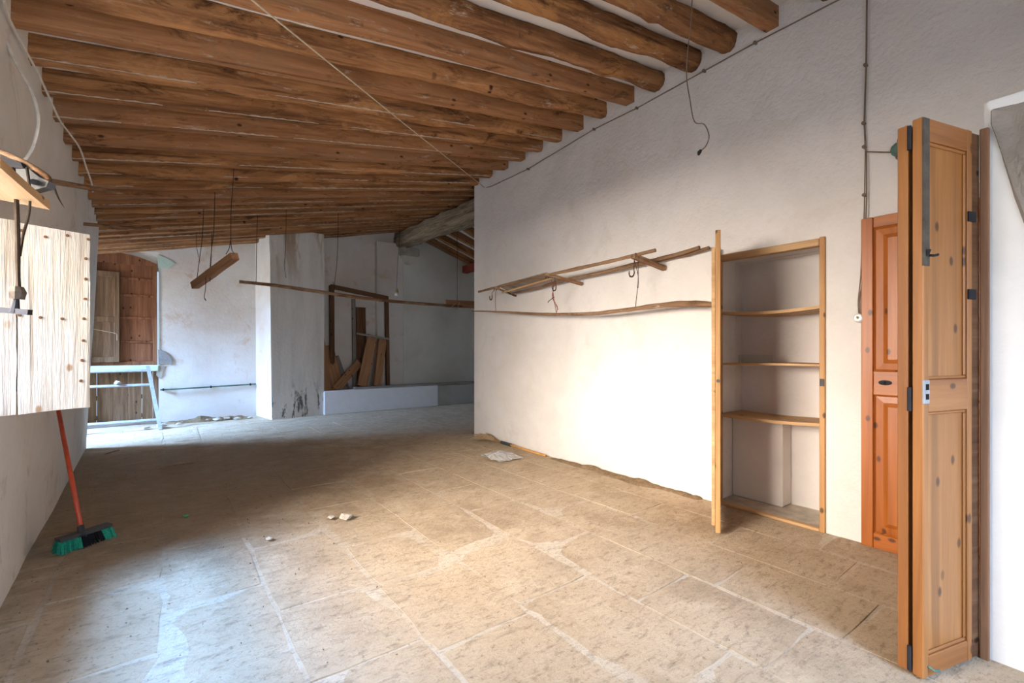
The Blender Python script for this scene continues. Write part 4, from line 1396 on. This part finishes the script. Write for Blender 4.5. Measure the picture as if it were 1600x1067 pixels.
tag(strip('earth_ridge', [(3.55, 3.95, 0), (3.55, 3.4, 0), (3.54, 2.9, 0), (3.56, 2.45, 0), (3.57, 2.1, 0)], .075, .035, M_EARTH, 2), 'ridge of brown dirt along the foot of the right wall', 'dirt', kind='stuff')
tag(strip('rubble_heap', [(.02, 9.64, 0), (.3, 9.66, 0), (.6, 9.65, 0), (1.0, 9.66, 0), (1.30, 9.58, 0)], .13, .07, M_EARTH, 5), 'low heap of earth and rubble along the foot of the back wall', 'dirt', kind='stuff')
tag(strip('earth_ridge', [(3.60, 5.72, 0), (3.7, 5.76, 0), (4.0, 5.75, 0)], .04, .03, M_EARTH, 7), 'little dirt heap at the far corner of the white partition', 'dirt', kind='stuff')
lumps = [((1.07, 3.43), .045, 'large white plaster lump on the floor in mid room'), ((.98, 3.50), .026, 'small plaster chip beside the large white lump'), ((.55, 3.35), .022, 'small white plaster chip left of the large lump'),
         ((-.02, 9.22), .07, 'pale rubble stone at the foot of the grey metal frame'), ((-.22, 9.2), .05, None), ((.75, 9.5), .06, None), ((.9, 9.58), .05, None), ((1.05, 9.45), .055, None), ((.2, 9.4), .035, None), ((.62, 9.6), .04, None), ((1.25, 9.5), .04, None)]
for i, ((x, y), r, lab) in enumerate(lumps):
    o = obj('plaster_lump', lump((x, y, .012 + r * .33), r, i + 3), M_LUMP)
    if lab: tag(o, lab, 'rubble', 'plaster lumps on the floor')
    else: tag(o, {-.22: 'pale rubble lump along the back wall, left of the metal frame foot', .2: 'pale rubble lump along the back wall, first right of the metal frame',
        .62: 'pale rubble lump along the back wall, second right of the metal frame', .75: 'pale rubble lump along the back wall, third right of the metal frame',
        .9: 'pale rubble lump along the back wall, fourth right of the metal frame', 1.05: 'pale rubble lump along the back wall, second from the stained pillar',
        1.25: 'pale rubble lump along the back wall, nearest the stained pillar'}[x], 'rubble', 'plaster lumps along the back wall')
bm = BM()
rnd = random.Random(12)
for i in range(900):
    x, y = rnd.uniform(-.6, 3.5), rnd.uniform(.8, 9.0)
    if rnd.random() < .35: x, y = rnd.uniform(-.6, 1.5), rnd.uniform(2.5, 9.0)
    if -.65 < x < -.15 and 3.7 < y < 4.9: continue
    r = rnd.uniform(.0015, .006)
    pts = [Vector((x + rnd.uniform(-1, 1) * r * 1.6, y + rnd.uniform(-1, 1) * r * 1.6, .006)) for _ in range(3)] + [Vector((x, y, .008 + r))]
    vs = [bm.verts.new(p) for p in pts]
    for f in ((0, 1, 2), (0, 1, 3), (1, 2, 3), (0, 2, 3)): bm.faces.new([vs[k] for k in f])
tag(obj('crumbs', bm, M_EARTH), 'dark crumbs and bits of dirt strewn over the stone floor', 'debris', kind='stuff')
tag(obj('green_scrap', lump((*at(290, 809, Z=.0).xy, .012), .018, 8, .4, 1), M_GREENP), 'tiny bright green scrap on the dirty floor', 'scrap')
# twigs
for i, (px, py, L_, an, lab) in enumerate(((275, 730, .32, .3, 'thin twig lying on the dirty floor toward the back left'), (175, 708, .22, 1.0, 'curled dry twig lying near the left wall end'))):
    p = at(px, py, Z=.0)
    d = Vector((math.cos(an), math.sin(an), 0)) * L_ / 2
    tag(obj('twig', tb([p - d + Vector((0, 0, .014)), p + Vector((.02, .03, .016)), p + d + Vector((0, 0, .014))], .006, 5, .3, i, 4), W_POLE), lab, 'twig')
